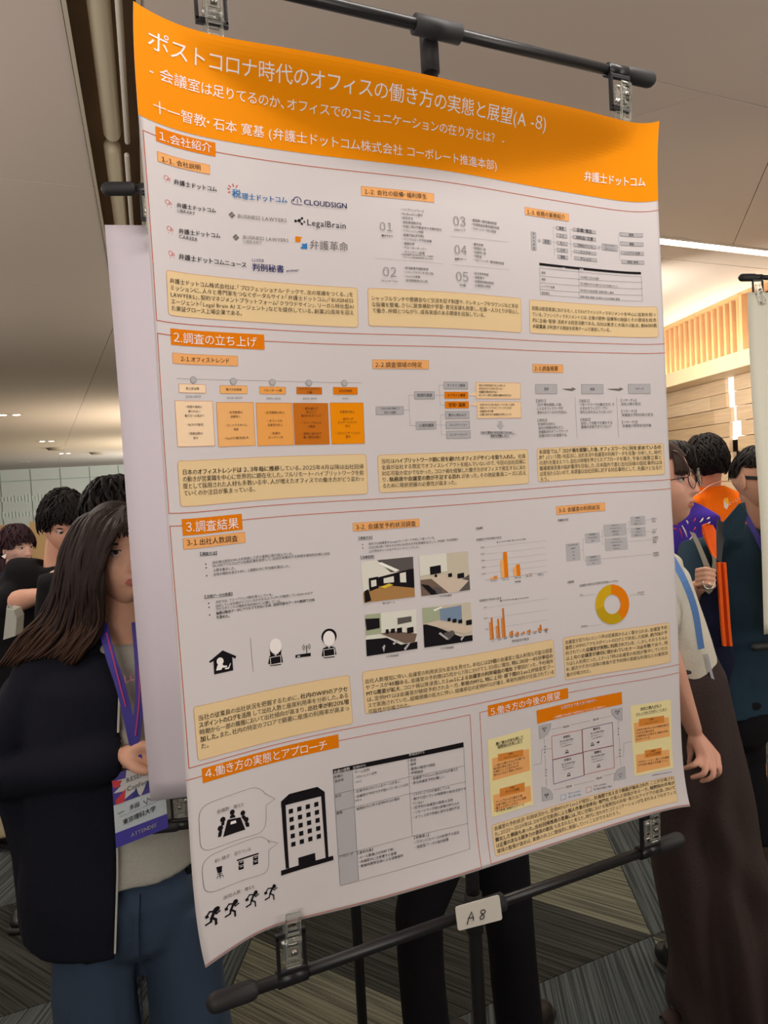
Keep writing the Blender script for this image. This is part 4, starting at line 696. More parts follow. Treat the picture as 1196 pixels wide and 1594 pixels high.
# right wall: planks, stepped gap, beam with trough, slats
Wa, Wb = onz(1040, 612, 2.25), onz(1163, 580, 2.25); wd_ = (Wb - Wa).normalized(); wn = Vector((-wd_.y, wd_.x, 0)); wn = wn if wn.dot(Vector(CW) - Wa) > 0 else -wn
WL = (Wb - Wa).length; W0 = Vector((Wa.x, Wa.y, 0)); WM = basis(-wn); RW = Matrix((wd_, -wn, Vector((0, 0, 1)))).transposed()
wall_r = ghost('wall_right'); 
plank_m = [mat('wood_plank_%d' % k, c, rough=.5, vary=.12, scale=3, stretch=(1, 1, 14)) for k, c in enumerate(((196, 168, 136), (202, 174, 142), (188, 160, 126), (206, 180, 148)))]
MB().box(tuple(W0 + wd_ * (WL / 2) - wn * .32 + Vector((0, 0, 1.4))), (WL + 6, .05, 2.8), RW).build('backing', mat('wall_backing', (128, 112, 98), rough=.8), wall_r)
gapx = lambda z: (1137 + (668 - 598) * 0)
g0 = None
def along(px, py):                                   # distance along the wall of a spot seen in it
    r = Vector(ray(px, py)); t = (Wa - Vector(CW)).dot(wn) / r.dot(wn); p = Vector(CW) + r * t; return (p - W0).dot(wd_), p.z
s1, z1 = along(1136, 610); s2, z2 = along(1151, 760)
random.seed(5); ph = .118; nrow = 19
for k in range(nrow):
    z = 2.25 - ph * (k + .5); gs = s1 + (s2 - s1) * (z1 - z) / (z1 - z2) + random.uniform(-.025, .025); gw_ = .035 + .045 * random.random()
    js, _ = along(1110, 640); js += random.uniform(-.03, .03)
    for a, b in ((-2.6, -1.1), (-1.1, js), (js, gs - gw_), (gs + gw_, WL + .9), (WL + .9, WL + 3)):
        c = W0 + wd_ * ((a + b) / 2) + Vector((0, 0, z)) - wn * (.012 + .012 * random.random())
        MB().box(tuple(c), (b - a - .003, .03, ph - .005), RW).build('plank', plank_m[random.randrange(4)], wall_r)
for a, b, m in ((2.25, z1 - .38, mat('gap_glow', (250, 250, 246), emit=(255, 250, 240), es=.75)), (z1 - .38, .1, mat('gap_grey', (150, 150, 146), rough=.7))):  # emission on the upper backing stands in for light behind the gap
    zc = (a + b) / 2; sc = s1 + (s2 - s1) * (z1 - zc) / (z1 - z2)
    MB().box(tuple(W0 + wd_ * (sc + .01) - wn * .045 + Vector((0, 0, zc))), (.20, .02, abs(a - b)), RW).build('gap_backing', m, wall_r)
beam_m = mat('beam_wood', (232, 206, 168), rough=.5, vary=.06, scale=3)
beam = thing('slatted_light_cove', 'wooden cove of upright slats glowing from below above the plank wall', 'light cove', tuple(W0 + wd_ * WL / 2))
MB().box(tuple(W0 + wd_ * (WL / 2 + .3) + wn * .09 + Vector((0, 0, 2.275))), (WL + 4.6, .32, .05), RW, .004).build('ledge', beam_m, beam)
MB().box(tuple(W0 + wd_ * (WL / 2 + .3) + wn * .24 + Vector((0, 0, 2.33))), (WL + 4.6, .02, .07), RW, .003).build('lip', beam_m, beam)
slat_m = mat('slat_wood', (196, 150, 106), rough=.55, vary=.08, scale=6)
sA, _ = along(1038, 540); sB, _ = along(1160, 500); ns = 14; step = (sB - sA) / ns
for k in range(-14, ns + 1):
    c = W0 + wd_ * (sA + step * k) + wn * .01 + Vector((0, 0, 2.565)); MB().box(tuple(c), (step * .33, .10, .52), RW, .003).build('slat', slat_m, beam)
MB().box(tuple(W0 + wd_ * (WL / 2 - .6) - wn * .09 + Vector((0, 0, 2.565))), (WL + 2.8, .02, .53), RW).build('slat_back', mat('slat_back', (56, 34, 22), rough=.6), beam)
MB().box(tuple(W0 + wd_ * (WL / 2 - .6) + wn * .02 + Vector((0, 0, 2.82))), (WL + 2.8, .16, .016), RW).build('top_rail', slat_m, beam)
MB().box(tuple(W0 + wd_ * (sB + step * 1.2) + wn * .0 + Vector((0, 0, 2.56))), (.04, .2, .54), RW).build('end_post', slat_m, beam)
l = bpy.data.lights.new('cove_lamp', 'AREA'); l.shape = 'RECTANGLE'; l.size = WL + 1.4; l.size_y = .04; l.energy = 13; l.color = (1, .92, .74)
lo = bpy.data.objects.new('cove_lamp', l); COL.objects.link(lo); lc = W0 + wd_ * (WL / 2 - .2) + wn * .21 + Vector((0, 0, 2.32)); lo.location = lc
zax = -(Vector((0, 0, 1)) - wn * .15).normalized(); xax = wd_; yax = zax.cross(xax); lo.matrix_world = Matrix.Translation(lc) @ Matrix((xax, yax, zax)).transposed().to_4x4()
# floor of rhombic carpet tiles in three tones
floor = ghost('floor')
MB().box((0, 10, -.02), (44, 60, .02)).build('screed', mat('screed', (60, 60, 58)), floor)
def carpet(name, ca, cb, ang):
    m = bpy.data.materials.new(name); m.use_nodes = True; nt = m.node_tree; b = nt.nodes['Principled BSDF']; b.inputs['Roughness'].default_value = .95; b.inputs['Specular IOR Level'].default_value = .15
    tc = nt.nodes.new('ShaderNodeTexCoord'); mp = nt.nodes.new('ShaderNodeMapping'); mp.inputs['Rotation'].default_value[2] = -ang; mp.inputs['Scale'].default_value = (1.6, 105, 1)
    mp.vector_type = 'POINT'; rot_ = nt.nodes.new('ShaderNodeVectorRotate'); rot_.rotation_type = 'Z_AXIS'; rot_.inputs['Angle'].default_value = -ang; mp.inputs['Rotation'].default_value[2] = 0
    n = nt.nodes.new('ShaderNodeTexNoise'); n.inputs['Scale'].default_value = 1; n.inputs['Detail'].default_value = 3; n2 = nt.nodes.new('ShaderNodeTexNoise'); n2.inputs['Scale'].default_value = 320
    nt.links.new(tc.outputs['Object'], rot_.inputs['Vector']); nt.links.new(rot_.outputs[0], mp.inputs[0]); nt.links.new(mp.outputs[0], n.inputs['Vector']); nt.links.new(tc.outputs['Object'], n2.inputs['Vector'])
    mx = nt.nodes.new('ShaderNodeMath'); mx.operation = 'MULTIPLY_ADD'; mx.inputs[1].default_value = .35; nt.links.new(n2.outputs['Fac'], mx.inputs[0]); nt.links.new(n.outputs['Fac'], mx.inputs[2])
    r = nt.nodes.new('ShaderNodeValToRGB'); e = r.color_ramp.elements; e[0].position = .56; e[1].position = .78; e[0].color = lin(ca) + (1,); e[1].color = lin(cb) + (1,)
    nt.links.new(mx.outputs[0], r.inputs[0]); nt.links.new(r.outputs[0], b.inputs['Base Color'])
    bp = nt.nodes.new('ShaderNodeBump'); bp.inputs['Strength'].default_value = .6; bp.inputs['Distance'].default_value = .004; nt.links.new(mx.outputs[0], bp.inputs['Height']); nt.links.new(bp.outputs[0], b.inputs['Normal'])
    m.diffuse_color = lin(ca) + (1,); return m
TH = 0.0; S_ = .80                        # orientation and side of the rhombi
dirs = [Vector((math.cos(TH + k * PI / 3), math.sin(TH + k * PI / 3), 0)) * S_ for k in range(6)]
cmat = [carpet('carpet_dark', (29, 30, 28), (60, 60, 56), PI * 2 / 3), carpet('carpet_light', (66, 67, 58), (112, 112, 96), PI * 2 / 3), carpet('carpet_blue', (46, 50, 50), (84, 90, 90), PI / 3)]
tile_me = []
for k in range(3):
    a, b = dirs[(2 * k) % 6], dirs[(2 * k + 1) % 6]
    a = dirs[2 * k]; b = dirs[(2 * k + 2) % 6]
    c = (a + b) / 2; sh = lambda v: c + (v - c) * .996
    P = [sh(Vector((0, 0, 0))), sh(a), sh(a + b), sh(b)]
    mb = MB().prism([p + Vector((0, 0, -.008)) for p in P], (0, 0, .008)); me = bpy.data.meshes.new('carpet_tile'); me.from_pydata(mb.v, [], mb.f); me.materials.append(cmat[k]); tile_me.append(me)
L1, L2 = dirs[0] + dirs[1], dirs[1] + dirs[2]; O = Vector((.41, .89, 0)); cnt = 0; cand = []
for i in range(-22, 23):
    for j in range(-22, 23):
        p = O + L1 * i + L2 * j
        for k in range(3):
            c = p + (dirs[2 * k] + dirs[(2 * k + 2) % 6]) / 2; cand.append(((c - Vector((CW[0], CW[1], 0)) - Vector((CZ[0], CZ[1], 0)) * 3).length, k, p))
cand.sort(key=lambda t: t[0])
for _, k, p in cand[:290]:
    o = bpy.data.objects.new('carpet_tile', tile_me[k]); COL.objects.link(o); o.location = p; o.parent = floor
rest = [MB(), MB(), MB()]
for _, k, p in cand[290:]:
    if p.y > 22 or p.y < -8 or abs(p.x) > 15: continue
    a, b = dirs[2 * k], dirs[(2 * k + 2) % 6]; rest[k].add([p, p + a * .996, p + (a + b) * .996, p + b * .996], [(0, 1, 2, 3)])
for k in range(3): o = rest[k].build('carpet_field', cmat[k], floor); o['kind'] = 'stuff'
# ------------------------------------------------------------------ poster stands and clips
blk = mat('black_metal', (30, 29, 31), rough=.38, spec=.5); cap = mat('black_rubber', (36, 35, 36), rough=.6)
clear = mat('clear_plastic', (236, 238, 232), rough=.08, trans=.92, ior=1.49, spec=.6)
def clip(x, bar, side, label, off=(0, 0), tilt=0, k=1.0):
    """bracket that hangs on a bar at bar point `bar`; side -1 hangs down, +1 stands up"""
    t = thing('poster_clip', label, 'clip', tuple(bar)); X, N = x.normalized(), Vector((0, 0, 1)).cross(x).normalized()   # X along bar, N away from viewer
    if N.dot(Vector(CZ)) < 0: N = -N
    U = Vector((0, 0, side)); P = lambda a, b, c: bar + X * a * k + U * b * k + N * c * k
    M = Matrix((X, N, Vector((0, 0, 1)))).transposed()
    MB().tube([P(-.021, 0, 0), P(.021, 0, 0)], .0115 * k, 16).build('sleeve', blk, t, True)
    br = MB()
    for s in (-1, 1): br.box(tuple(P(.019 * s, .034, -.006)), (.0045, .007, .062), M, .001)
    br.box(tuple(P(0, .064, -.006)), (.0425, .007, .008), M, .001); br.box(tuple(P(0, .012, -.006)), (.04, .008, .006), M, .001)
    br.build('bracket', blk, t)
    c0 = .058
    T_ = Matrix.Rotation(tilt, 3, N)
    Q = lambda a, b, c: P(0, c0, -.012) + T_ @ (X * a * k + U * b * k + N * c * k)
    M2 = T_ @ M
    for nm, n0 in (('front_jaw', -.007), ('back_jaw', .006)):
        j = MB()
        for s in (-1, 1): j.box(tuple(Q(.0095 * s, .0, n0)), (.0032, .0035, .066), M2, .0008)
        j.box(tuple(Q(0, .034, n0)), (.021, .003, .014), M2, .0012); j.box(tuple(Q(0, .012, n0)), (.017, .003, .003), M2, .0006); j.box(tuple(Q(0, -.031, n0)), (.021, .004, .005), M2, .001); j.box(tuple(Q(0, -.014, n0 - .001)), (.017, .002, .018), M2, .0006)
        j.build(nm, clear, t)
    MB().tube([Q(-.0135, -.002, 0), Q(.0135, -.002, 0)], .0045 * k, 12).build('hinge', clear, t, True)
    MB().tube([Q(-.004, -.012, -.0085), Q(.004, -.012, -.0085)], .004 * k, 12).build('spring', mat('steel', (150, 146, 138), rough=.3, metal=.9), t, True)
    return t
def stand(label, base, X, zt, zb, half, sides=(-1, 1)):
    t = thing('poster_stand', label, 'stand', (base.x, base.y, 0)); C0 = Vector((base.x, base.y, 0)); X = X.normalized(); N = Vector((0, 0, 1)).cross(X)
    if N.dot(Vector(CZ)) < 0: N = -N
    c = lambda a, z, n=0: C0 + X * a + Vector((0, 0, z)) + N * n
    MB().tube([c(0, .03, .026), c(0, zt - .03, .026)], .0112, 18).build('pole', blk, t, True)
    for z in (zt, zb):
        b = MB().tube([c(-half + .03, z), c(half - .03, z)], .0086, 16).build('crossbar', blk, t, True)
        for s in (-1, 1): MB().tube([c(s * (half - .045), z), c(s * half, z)], .0135, 16, dome=True).build('end_cap', cap, b, True)
        j = MB().tube([c(-.038, z), c(.038, z)], .0145, 16); j.tube([c(0, z - .05, .026), c(0, z + .012, .026)], .0142, 16, dome=False); j.tube([c(0, z, 0), c(0, z, .03)], .012, 12)
        j.build('connector', cap, t, True)
    for s in sides:
        MB().tube([c(0, .04, .026), c(s * .34, .018, -.12)], .011, 12, dome=True).build('foot', blk, t, True); MB().tube([c(0, .04, .026), c(s * .34, .018, .30)], .011, 12, dome=True).build('foot', blk, t, True)
    return t
BY = .014
pr_, plr = ony(1013, 128, BY), ony(1052, 1316, BY); pl = ony(330, 1552, BY); pm = ony(668, 45, BY); pt = ony(505, 0, BY)
print('bars', pr_, plr, pl, pm, pt)
zt, zb = (pr_.z + pt.z) / 2, (plr.z + pl.z) / 2; cx_ = (pr_.x + pl.x) / 2 ; half = (plr.x - pl.x) / 2
Xa = Vector((1, 0, 0))
stand('black metal stand holding the large orange-headed poster', Vector((cx_, BY, 0)), Xa, zt, zb, half)
bar = lambda px, py: (lambda p: Vector((p.x, BY, zt if py < 700 else zb)))(ony(px, py, BY))
clip(Xa, bar(326, 0), -1, 'clear clip on the top left corner of the orange header'); clip(Xa, bar(960, 115), -1, 'clear clip on the top right corner of the orange header', tilt=.06)
clip(Xa, bar(452, 1480), 1, 'clear clip on the bottom left edge of the large poster', tilt=.05); clip(Xa, bar(1010, 1338), 1, 'clear clip on the bottom right edge of the large poster', tilt=.05)
card = thing('number_card', 'white card with handwritten A 8 taped to the lower bar', 'card', tuple(ony(745, 1422, -.004)))
q = [ony(709, 1412, -.004), ony(777.5, 1393, -.004), ony(782.6, 1431.5, -.004), ony(713.5, 1449.4, -.004)]
def rounded(q, r=.004):
    o = []
    for i in range(4):
        a, b, c = q[i - 1], q[i], q[(i + 1) % 4]; d1 = (a - b).normalized() * r; d2 = (c - b).normalized() * r
        for t in (0, .5, 1): o.append(b + d1 * (1 - t) ** 2 + d2 * t ** 2)
    return o
MB().prism(rounded(q), (0, .0012, 0)).build('card', mat('card_white', (214, 208, 198), rough=.5), card)
pen = MB()
for P in (((589, 384), (598, 350), (614, 314), (622, 340), (625, 362)), ((594, 350), (626, 346)), ((688, 308), (680, 302), (666, 308), (664, 318), (676, 328), (684, 340), (678, 352), (664, 356), (660, 346), (670, 332), (684, 322), (690, 310))):
    pen.tube([ony(560 + a * .2843, 1330 + b * .2843, -.0048) for a, b in P], .0007, 6)
pen.build('handwriting', mat('marker', (24, 22, 24)), card)
# stand behind, its sheet turned away
RL, RM = at(168, 294, 1.49), at(560, 1500, 1.62); Xr = (RM - RL); Xr.z = 0; hl = Xr.length; Xr.normalize(); rz = (RL.z, at(262, 1308, 1.49).z)
rb = Vector((RL.x, RL.y, 0)) + Xr * hl
stand('black metal stand behind the large poster, its sheet facing away', rb, Xr, rz[0], rz[1], hl)
Nr = Vector((0, 0, 1)).cross(Xr); Nr = Nr if Nr.dot(Vector(CZ)) > 0 else -Nr
bk = mat('sheet_back', (202, 194, 202), rough=.55, spec=.3)
cor = [at(163, 350, 1.50), at(234, 1249, 1.475)]
def backsheet(name, label, TL, BL, X, N, w, bow, m, group=None):
    t = thing(name, label, 'poster', tuple(BL), group)
    S = lambda s, v: TL.lerp(BL, v) + X * (w * s) + N * (bow * math.sin(PI * s) * .6 + .006 * math.sin(v * 7 + s * 3)) + X * 0 + Vector((0, 0, .012 * math.sin(PI * s) * (1 if v < .5 else -1) * 0))
    sheet('paper_sheet', t, S, 24, 30, tuple(N * .0005), m); return t
backsheet('turned_poster', 'white back of a poster seen left of the large poster', cor[0], cor[1], Xr, Nr, .82, .02, bk)
clip(Xr, Vector((RL.x, RL.y, rz[0])) + Xr * .085, -1, 'clear clip at the top of the turned white sheet'); clip(Xr, Vector((RL.x, RL.y, rz[1])) + Xr * .06, 1, 'clear clip at the foot of the turned white sheet')
# stand at the right edge
E0 = at(1156, 432, 2.53); Xe = Vector(ray(6200, 432)); Xe.z = 0; Xe.normalize(); e1 = at(1189, 1014, 2.53)
stand('black metal stand at the right edge holding a pale sheet', Vector((E0.x, E0.y, 0)) + Xe * .47, Xe, E0.z, e1.z, .47, (1,))
Ne = Vector((0, 0, 1)).cross(Xe); Ne = Ne if Ne.dot(Vector(CZ)) > 0 else -Ne
backsheet('turned_poster', 'pale greenish sheet clipped to the stand at the right edge', at(1164, 455, 2.52), at(1191, 988, 2.52), Xe, Ne, .841, .01, mat('sheet_right', (226, 224, 206), rough=.6))
clip(Xe, E0 + Xe * .055, -1, 'clear clip at the top of the pale right sheet', tilt=-.3)
# ------------------------------------------------------------------ people
def fuse(name, mb, m, parent=None, voxel=.008, sm=5, fn=None, join=None, cut=None, solid=0):
    me = bpy.data.meshes.new('t'); me.from_pydata(mb.v, [], mb.f); o = bpy.data.objects.new('t', me); COL.objects.link(o)
    r = o.modifiers.new('r', 'REMESH'); r.mode = 'VOXEL'; r.voxel_size = voxel; r.adaptivity = 0
    s = o.modifiers.new('s', 'SMOOTH'); s.iterations = sm; s.factor = .5
    e = bpy.data.meshes.new_from_object(o.evaluated_get(bpy.context.evaluated_depsgraph_get()))
    n = len(e.vertices); co = np.empty(n * 3); e.vertices.foreach_get('co', co); co = co.reshape(-1, 3)
    no = np.empty(n * 3); e.vertices.foreach_get('normal', no); no = no.reshape(-1, 3)
    if fn is not None: co = co + no * np.asarray(fn(co))[:, None]
    k = len(e.loops); li = np.empty(k, int); e.loops.foreach_get('vertex_index', li); F = []
    for p in e.polygons: F.append(tuple(int(i) for i in li[p.loop_start:p.loop_start + p.loop_total]))
    bpy.data.objects.remove(o); bpy.data.meshes.remove(me); bpy.data.meshes.remove(e)
    if cut is not None:
        bad, shift = cut(co); F = [f for f in F if not bad[list(f)].all()]
        use = np.zeros(len(co), bool)
        for f in F: use[list(f)] = True
        k = use & bad; far = k & (np.linalg.norm(shift, axis=1) > .03); co = co + shift * (k & ~far)[:, None]; F = [f for f in F if not far[list(f)].any()]
    V = co; mi = [0] * len(F); ms = [m]
    if join:                                        # (verts, faces, material index list, extra materials)
        jv, jf, jm, jx = join; F += [tuple(i + len(V) for i in f) for f in jf]; V = np.concatenate([V, jv]); mi += jm; ms += jx
    o = obj(name, V, F, ms, parent, True, mi)
    if solid: s = o.modifiers.new('solid', 'SOLIDIFY'); s.thickness = solid; s.offset = -1
    return o
def folds(A=.004, f=22, seed=0, down=.5):
    rs = np.random.RandomState(seed); K = rs.normal(size=(5, 3)) * f * np.array([1, 1, down]); ph = rs.uniform(0, 6, 5)
    def g(co):
        w = sum(np.sin(co @ K[i] + ph[i] + 1.7 * np.sin(co @ K[(i + 1) % 5] * .37 + ph[i] * 2)) for i in range(5)) / 3
        return A * (w - .35 * np.abs(w))
    return g
SKIN = {}
def skin(k, rgb): return mat('skin_' + k, rgb, rough=.52, spec=.35, sss=.06, vary=.05, scale=18)
lipm = mat('lips', (186, 112, 100), rough=.4)
def head_geo(c, M, s=1.0, jaw=1.0, mouth=0):
    NU, NV = 112, 84; th = np.linspace(0, PI, NV + 1)[1:-1]; ph = np.linspace(0, 2 * PI, NU, endpoint=False)
    T_, P_ = np.meshgrid(th, ph, indexing='ij'); x = np.sin(T_) * np.sin(P_); y = np.sin(T_) * np.cos(P_); z = np.cos(T_)
    X = .0745 * x; Y = np.where(y > 0, .088, .102) * y; Z = np.where(z > 0, .112, .112) * z
    low = np.clip((-Z - .02) / .09, 0, 1)
    X = X * (1 - .34 * low ** 1.4 * jaw); Y = np.where(Y > 0, Y * (1 - .02 * low), Y * (1 - .42 * low)) + .012 * low
    g = lambda v, m, s_: np.exp(-((v - m) / s_) ** 2); F = (y > 0) * np.clip(y * 1.6, 0, 1); A = np.abs(X); d = np.zeros_like(X)
    d += -.0045 * g(X, 0, .05) * g(Z, .0, .05)                      # flatter face plane
    d += .0205 * g(X, 0, .0095) * np.clip((.014 - Z) / .048, 0, 1) * (Z > -.034) + .0205 * g(X, 0, .0095) * g(Z, -.034, .0075) * (Z <= -.034)
    d += .006 * g(A, .0115, .0055) * g(Z, -.034, .007)              # nostril wings
    d += -.0085 * g(A, .032, .0145) * g(Z, .002, .010) + .003 * g(A, .03, .018) * g(Z, .021, .007)
    d += .0035 * g(A, .042, .018) * g(Z, -.03, .02)
    d += .0034 * g(X, 0, .019) * (g(Z, -.0565, .0036) + 1.1 * g(Z, -.0665, .0042)) + .004 * g(X, 0, .03) * g(Z, -.06, .014) - .004 * g(X, 0, .02) * g(Z, -.0612, .0018)
    d += .006 * g(X, 0, .018) * g(Z, -.092, .013)
    Y = Y + d * F
    V = np.stack([X, Y, Z], -1).reshape(-1, 3); V = np.concatenate([V, [[0, 0, .112], [0, .012, -.112]]]); n = len(V); R_ = NV - 1
    Fs = []; mi = []
    Xf, Zf, Yf = X.ravel(), Z.ravel(), y.ravel()
    for j in range(R_ - 1):
        for i in range(NU):
            a = j * NU + i; b = j * NU + (i + 1) % NU; q = (a, a + NU, b + NU, b); Fs.append(q)
            lip = Yf[a] > .6 and abs(Xf[a]) < .021 - abs(Zf[a] + .0615) * 1.3 and -.0705 < Zf[a] < -.053
            mi.append(1 if lip else 0)
    for i in range(NU): Fs.append((n - 2, i, (i + 1) % NU)); Fs.append((n - 1, (R_ - 1) * NU + (i + 1) % NU, (R_ - 1) * NU + i)); mi += [0, 0]
    Mn = np.array(M); return (V * s) @ Mn.T + np.array(c), Fs, mi
eye_w = mat('eye_white', (196, 180, 172), rough=.45, spec=.3); iris = mat('iris', (30, 19, 16), rough=.4, spec=.3); dark = mat('lash', (34, 24, 22), rough=.7)
def face_bits(root, c, M, s=1.0, browm=None, look=(0, 0), open_=1.0):
    for sx in (-1, 1):
        ec = Vector(c) + M @ Vector((sx * .031, .0665, .002)) * s
        ex = M @ Vector((sx * .12 + look[0], 1, look[1])).normalized() if 0 else (M @ Vector((look[0], 1, look[1]))).normalized()
        e = MB().ell(ec, .0118 * s, n=18, m=12).build('eye', eye_w, root, True)
        b = basis(ex); MB().ell(ec + ex * .0078 * s, (.0060 * s, .0050 * s, .0060 * s), b, 16, 10).build('iris', iris, e, True)
        P = lambda a, h, f=.0: Vector(c) + M @ Vector((sx * .031 + a, .0775 + f - abs(a) * .32 - (.004 if a * sx > .006 else 0), .002 + h)) * s
        up = [P(a * .001, (.0050 * open_ * math.sqrt(max(0, 1 - (a / 15) ** 2))) + .0006 * sx * a * .1, .0012) for a in range(-15, 16, 3)]
        lo = [P(a * .001, -.0044 * open_ * math.sqrt(max(0, 1 - (a / 15) ** 2)), -.001) for a in range(-15, 16, 3)]
        MB().tube(up, .0011 * s, 6).build('eyelash', dark, root); MB().tube(lo, .0006 * s, 6).build('eyelash', mat('lid_line', (120, 78, 66)), root)
        MB().tube([Vector(c) + M @ Vector((sx * .031 + a * .001, .0795 - abs(a) * .00028 - (.003 if a * sx > 8 else 0), .0205 - .00022 * max(0, a * sx) + .00012 * a * sx)) * s for a in range(-16, 17, 4)], [(.001 * s, .001 * s)] + [(.0022 * s, .0016 * s)] * 7 + [(.0008 * s, .0008 * s)], 6).build('eyebrow', browm or dark, root)
def ears(mb, c, M, s=1.0):
    for sx in (-1, 1):
        e = Vector(c) + M @ Vector((sx * .075, -.006, -.012)) * s; R_ = M @ Matrix.Rotation(sx * -.35, 3, 'Z')
        mb.ell(e, (.006 * s, .017 * s, .03 * s), R_, 16, 12); mb.tube([e + R_ @ Vector((sx * .005, .010 * math.cos(t), .006 + .022 * math.sin(t))) * s for t in [x * .35 - .9 for x in range(13)]], .0034 * s, 8)
def hair_cap(root, c, M, m, s=1.0, seed=0, fringe=.03, back=-.09, n=150, L=.06, tuft=.008, side=-.02):
    rs = random.Random(seed); mb = MB(); M = Matrix(M)
    def hull(d, k=1.0): return Vector((d.x * .0835, (.096 if d.y > 0 else .113) * d.y, d.z * .122)) * s * k
    def low(d):                                     # how far down hair grows, by direction
        a = math.atan2(d.x, d.y); t = abs(a) / PI
        w = lambda x: x * x * (3 - 2 * x); q = w(min(1, max(0, (t - .22) / .1))); q2 = w(min(1, max(0, (t - .52) / .1))); return fringe + (side - fringe) * q + (back - side) * q2
    NU, NV = 48, 30; V = []; idx = {}; F = []
    for j in range(NV + 1):
        for i in range(NU):
            a = 2 * PI * i / NU; d = Vector((math.sin(a), math.cos(a), 0)); zl = low(d) / .122; t0 = math.acos(max(-.95, min(.95, zl))); t = t0 * j / NV
            dd = Vector((math.sin(t) * d.x, math.sin(t) * d.y, math.cos(t))); p = hull(dd, 1 + .02 * math.sin(9 * a + j * .8) * (j / NV) + rs.uniform(-.006, .006))
            V.append(Vector(c) + M @ p)
    F = [(j * NU + i, (j + 1) * NU + i, (j + 1) * NU + (i + 1) % NU, j * NU + (i + 1) % NU) for j in range(NV) for i in range(NU)]
    mb.add(V, F)
    for k in range(int(n * 1.8)):                              # separate locks that break the outline
        a = rs.uniform(0, 2 * PI); d = Vector((math.sin(a), math.cos(a), 0)); t0 = math.acos(max(-.95, min(.95, low(d) / .122))); tt = rs.uniform(.1, .75) * t0; P = []
        for q in range(6):
            t = min(tt + q / 5 * L / .1, t0 * 1.06); aa = a + .12 * math.sin(q + k); dd = Vector((math.sin(t) * math.sin(aa), math.sin(t) * math.cos(aa), math.cos(t))); P.append(Vector(c) + M @ hull(dd, 1.015 + tuft / .16 * math.sin(q / 5 * PI * .8) * rs.uniform(.3, 1)))
        mb.tube(P, [(.001, .003), (.0022, .0048), (.0026, .0055), (.0024, .005), (.0016, .0034), (.0004, .0008)], 6, ref=None)
    return mb.build('hair', m, root, True)
def strands(paths, m, root, name='hair', extra=None, mi=None):
    mb = extra or MB()
    for P, r in paths:
        n = len(P); mb.tube(P, [(max(.0006, r * (.35 + .65 * math.sin(PI * min(.93, (i + .6) / n))) * .45), max(.001, r * (.35 + .65 * math.sin(PI * min(.93, (i + .6) / n))))) for i in range(n)], 7)
    return mb.build(name, m, root, True)
def cat_rom(P, n=5):
    P = [Vector(p) for p in P]; Q = [P[0] * 2 - P[1]] + P + [P[-1] * 2 - P[-2]]; out = []
    for i in range(1, len(Q) - 2):
        for k in range(n):
            t = k / n; out.append(.5 * ((2 * Q[i]) + (-Q[i - 1] + Q[i + 1]) * t + (2 * Q[i - 1] - 5 * Q[i] + 4 * Q[i + 1] - Q[i + 2]) * t * t + (-Q[i - 1] + 3 * Q[i] - 3 * Q[i + 1] + Q[i + 2]) * t ** 3))
    return out + [P[-1]]
CAMF = Vector((CZ[0], CZ[1], 0)).normalized(); CAMR = Vector((CAMF.y, -CAMF.x, 0))       # level view direction, level right
def face_dir(yaw, pitch=0):                         # yaw 0 = towards the camera, +90 = to the picture's right
    a = math.radians(yaw); p = math.radians(pitch); v = (-CAMF * math.cos(a) + CAMR * math.sin(a)) * math.cos(p); v.z = math.sin(p); return v
def hand(mb, wrist, knuckles, pips, tips, tp=None, r=.0085, wr=.024):
    kc = sum(knuckles, Vector((0, 0, 0))) / 4; w = Vector(wrist)
    for k in knuckles: mb.tube([w.lerp(k, .12), w.lerp(k, .6), k], [(r * 1.5, r * 1.5), (r * 1.35, r * 1.35), (r * 1.12, r * 1.12)], 10, dome=True)
    for i, (k, p, t) in enumerate(zip(knuckles, pips, tips)):
        f = (1, 1.03, 1, .86)[i]; m_ = p.lerp(t, .5) ; mb.tube(cat_rom([k, p, t], 4), [r * f * (1.12 - .32 * j / 8) for j in range(9)], 10, dome=True)
    if tp: mb.tube(cat_rom(tp, 4), [r * (1.45 - .5 * j / ((len(tp) - 1) * 4)) for j in range((len(tp) - 1) * 4 + 1)], 10, dome=True)
def simple_hand(mb, wrist, d, side, n, r=.0085, curl=.6):
    d = d.normalized(); side = (side - d * side.dot(d)).normalized(); n = d.cross(side) if n is None else n
    kn = [wrist + d * (.088 - .006 * abs(i - 1)) + side * (.030 - .02 * i) for i in range(4)]
    pp = [k + (d * math.cos(curl) + n * math.sin(curl)) * (.040, .045, .042, .033)[i] for i, k in enumerate(kn)]
    tt = [p + (d * math.cos(2.2 * curl) + n * math.sin(2.2 * curl)) * (.038, .042, .04, .032)[i] for i, p in enumerate(pp)]
    hand(mb, wrist, kn, pp, tt, [wrist + side * .02 + d * .015, wrist + side * .045 + d * .05 + n * .01, wrist + side * .05 + d * .085 + n * .02], r)
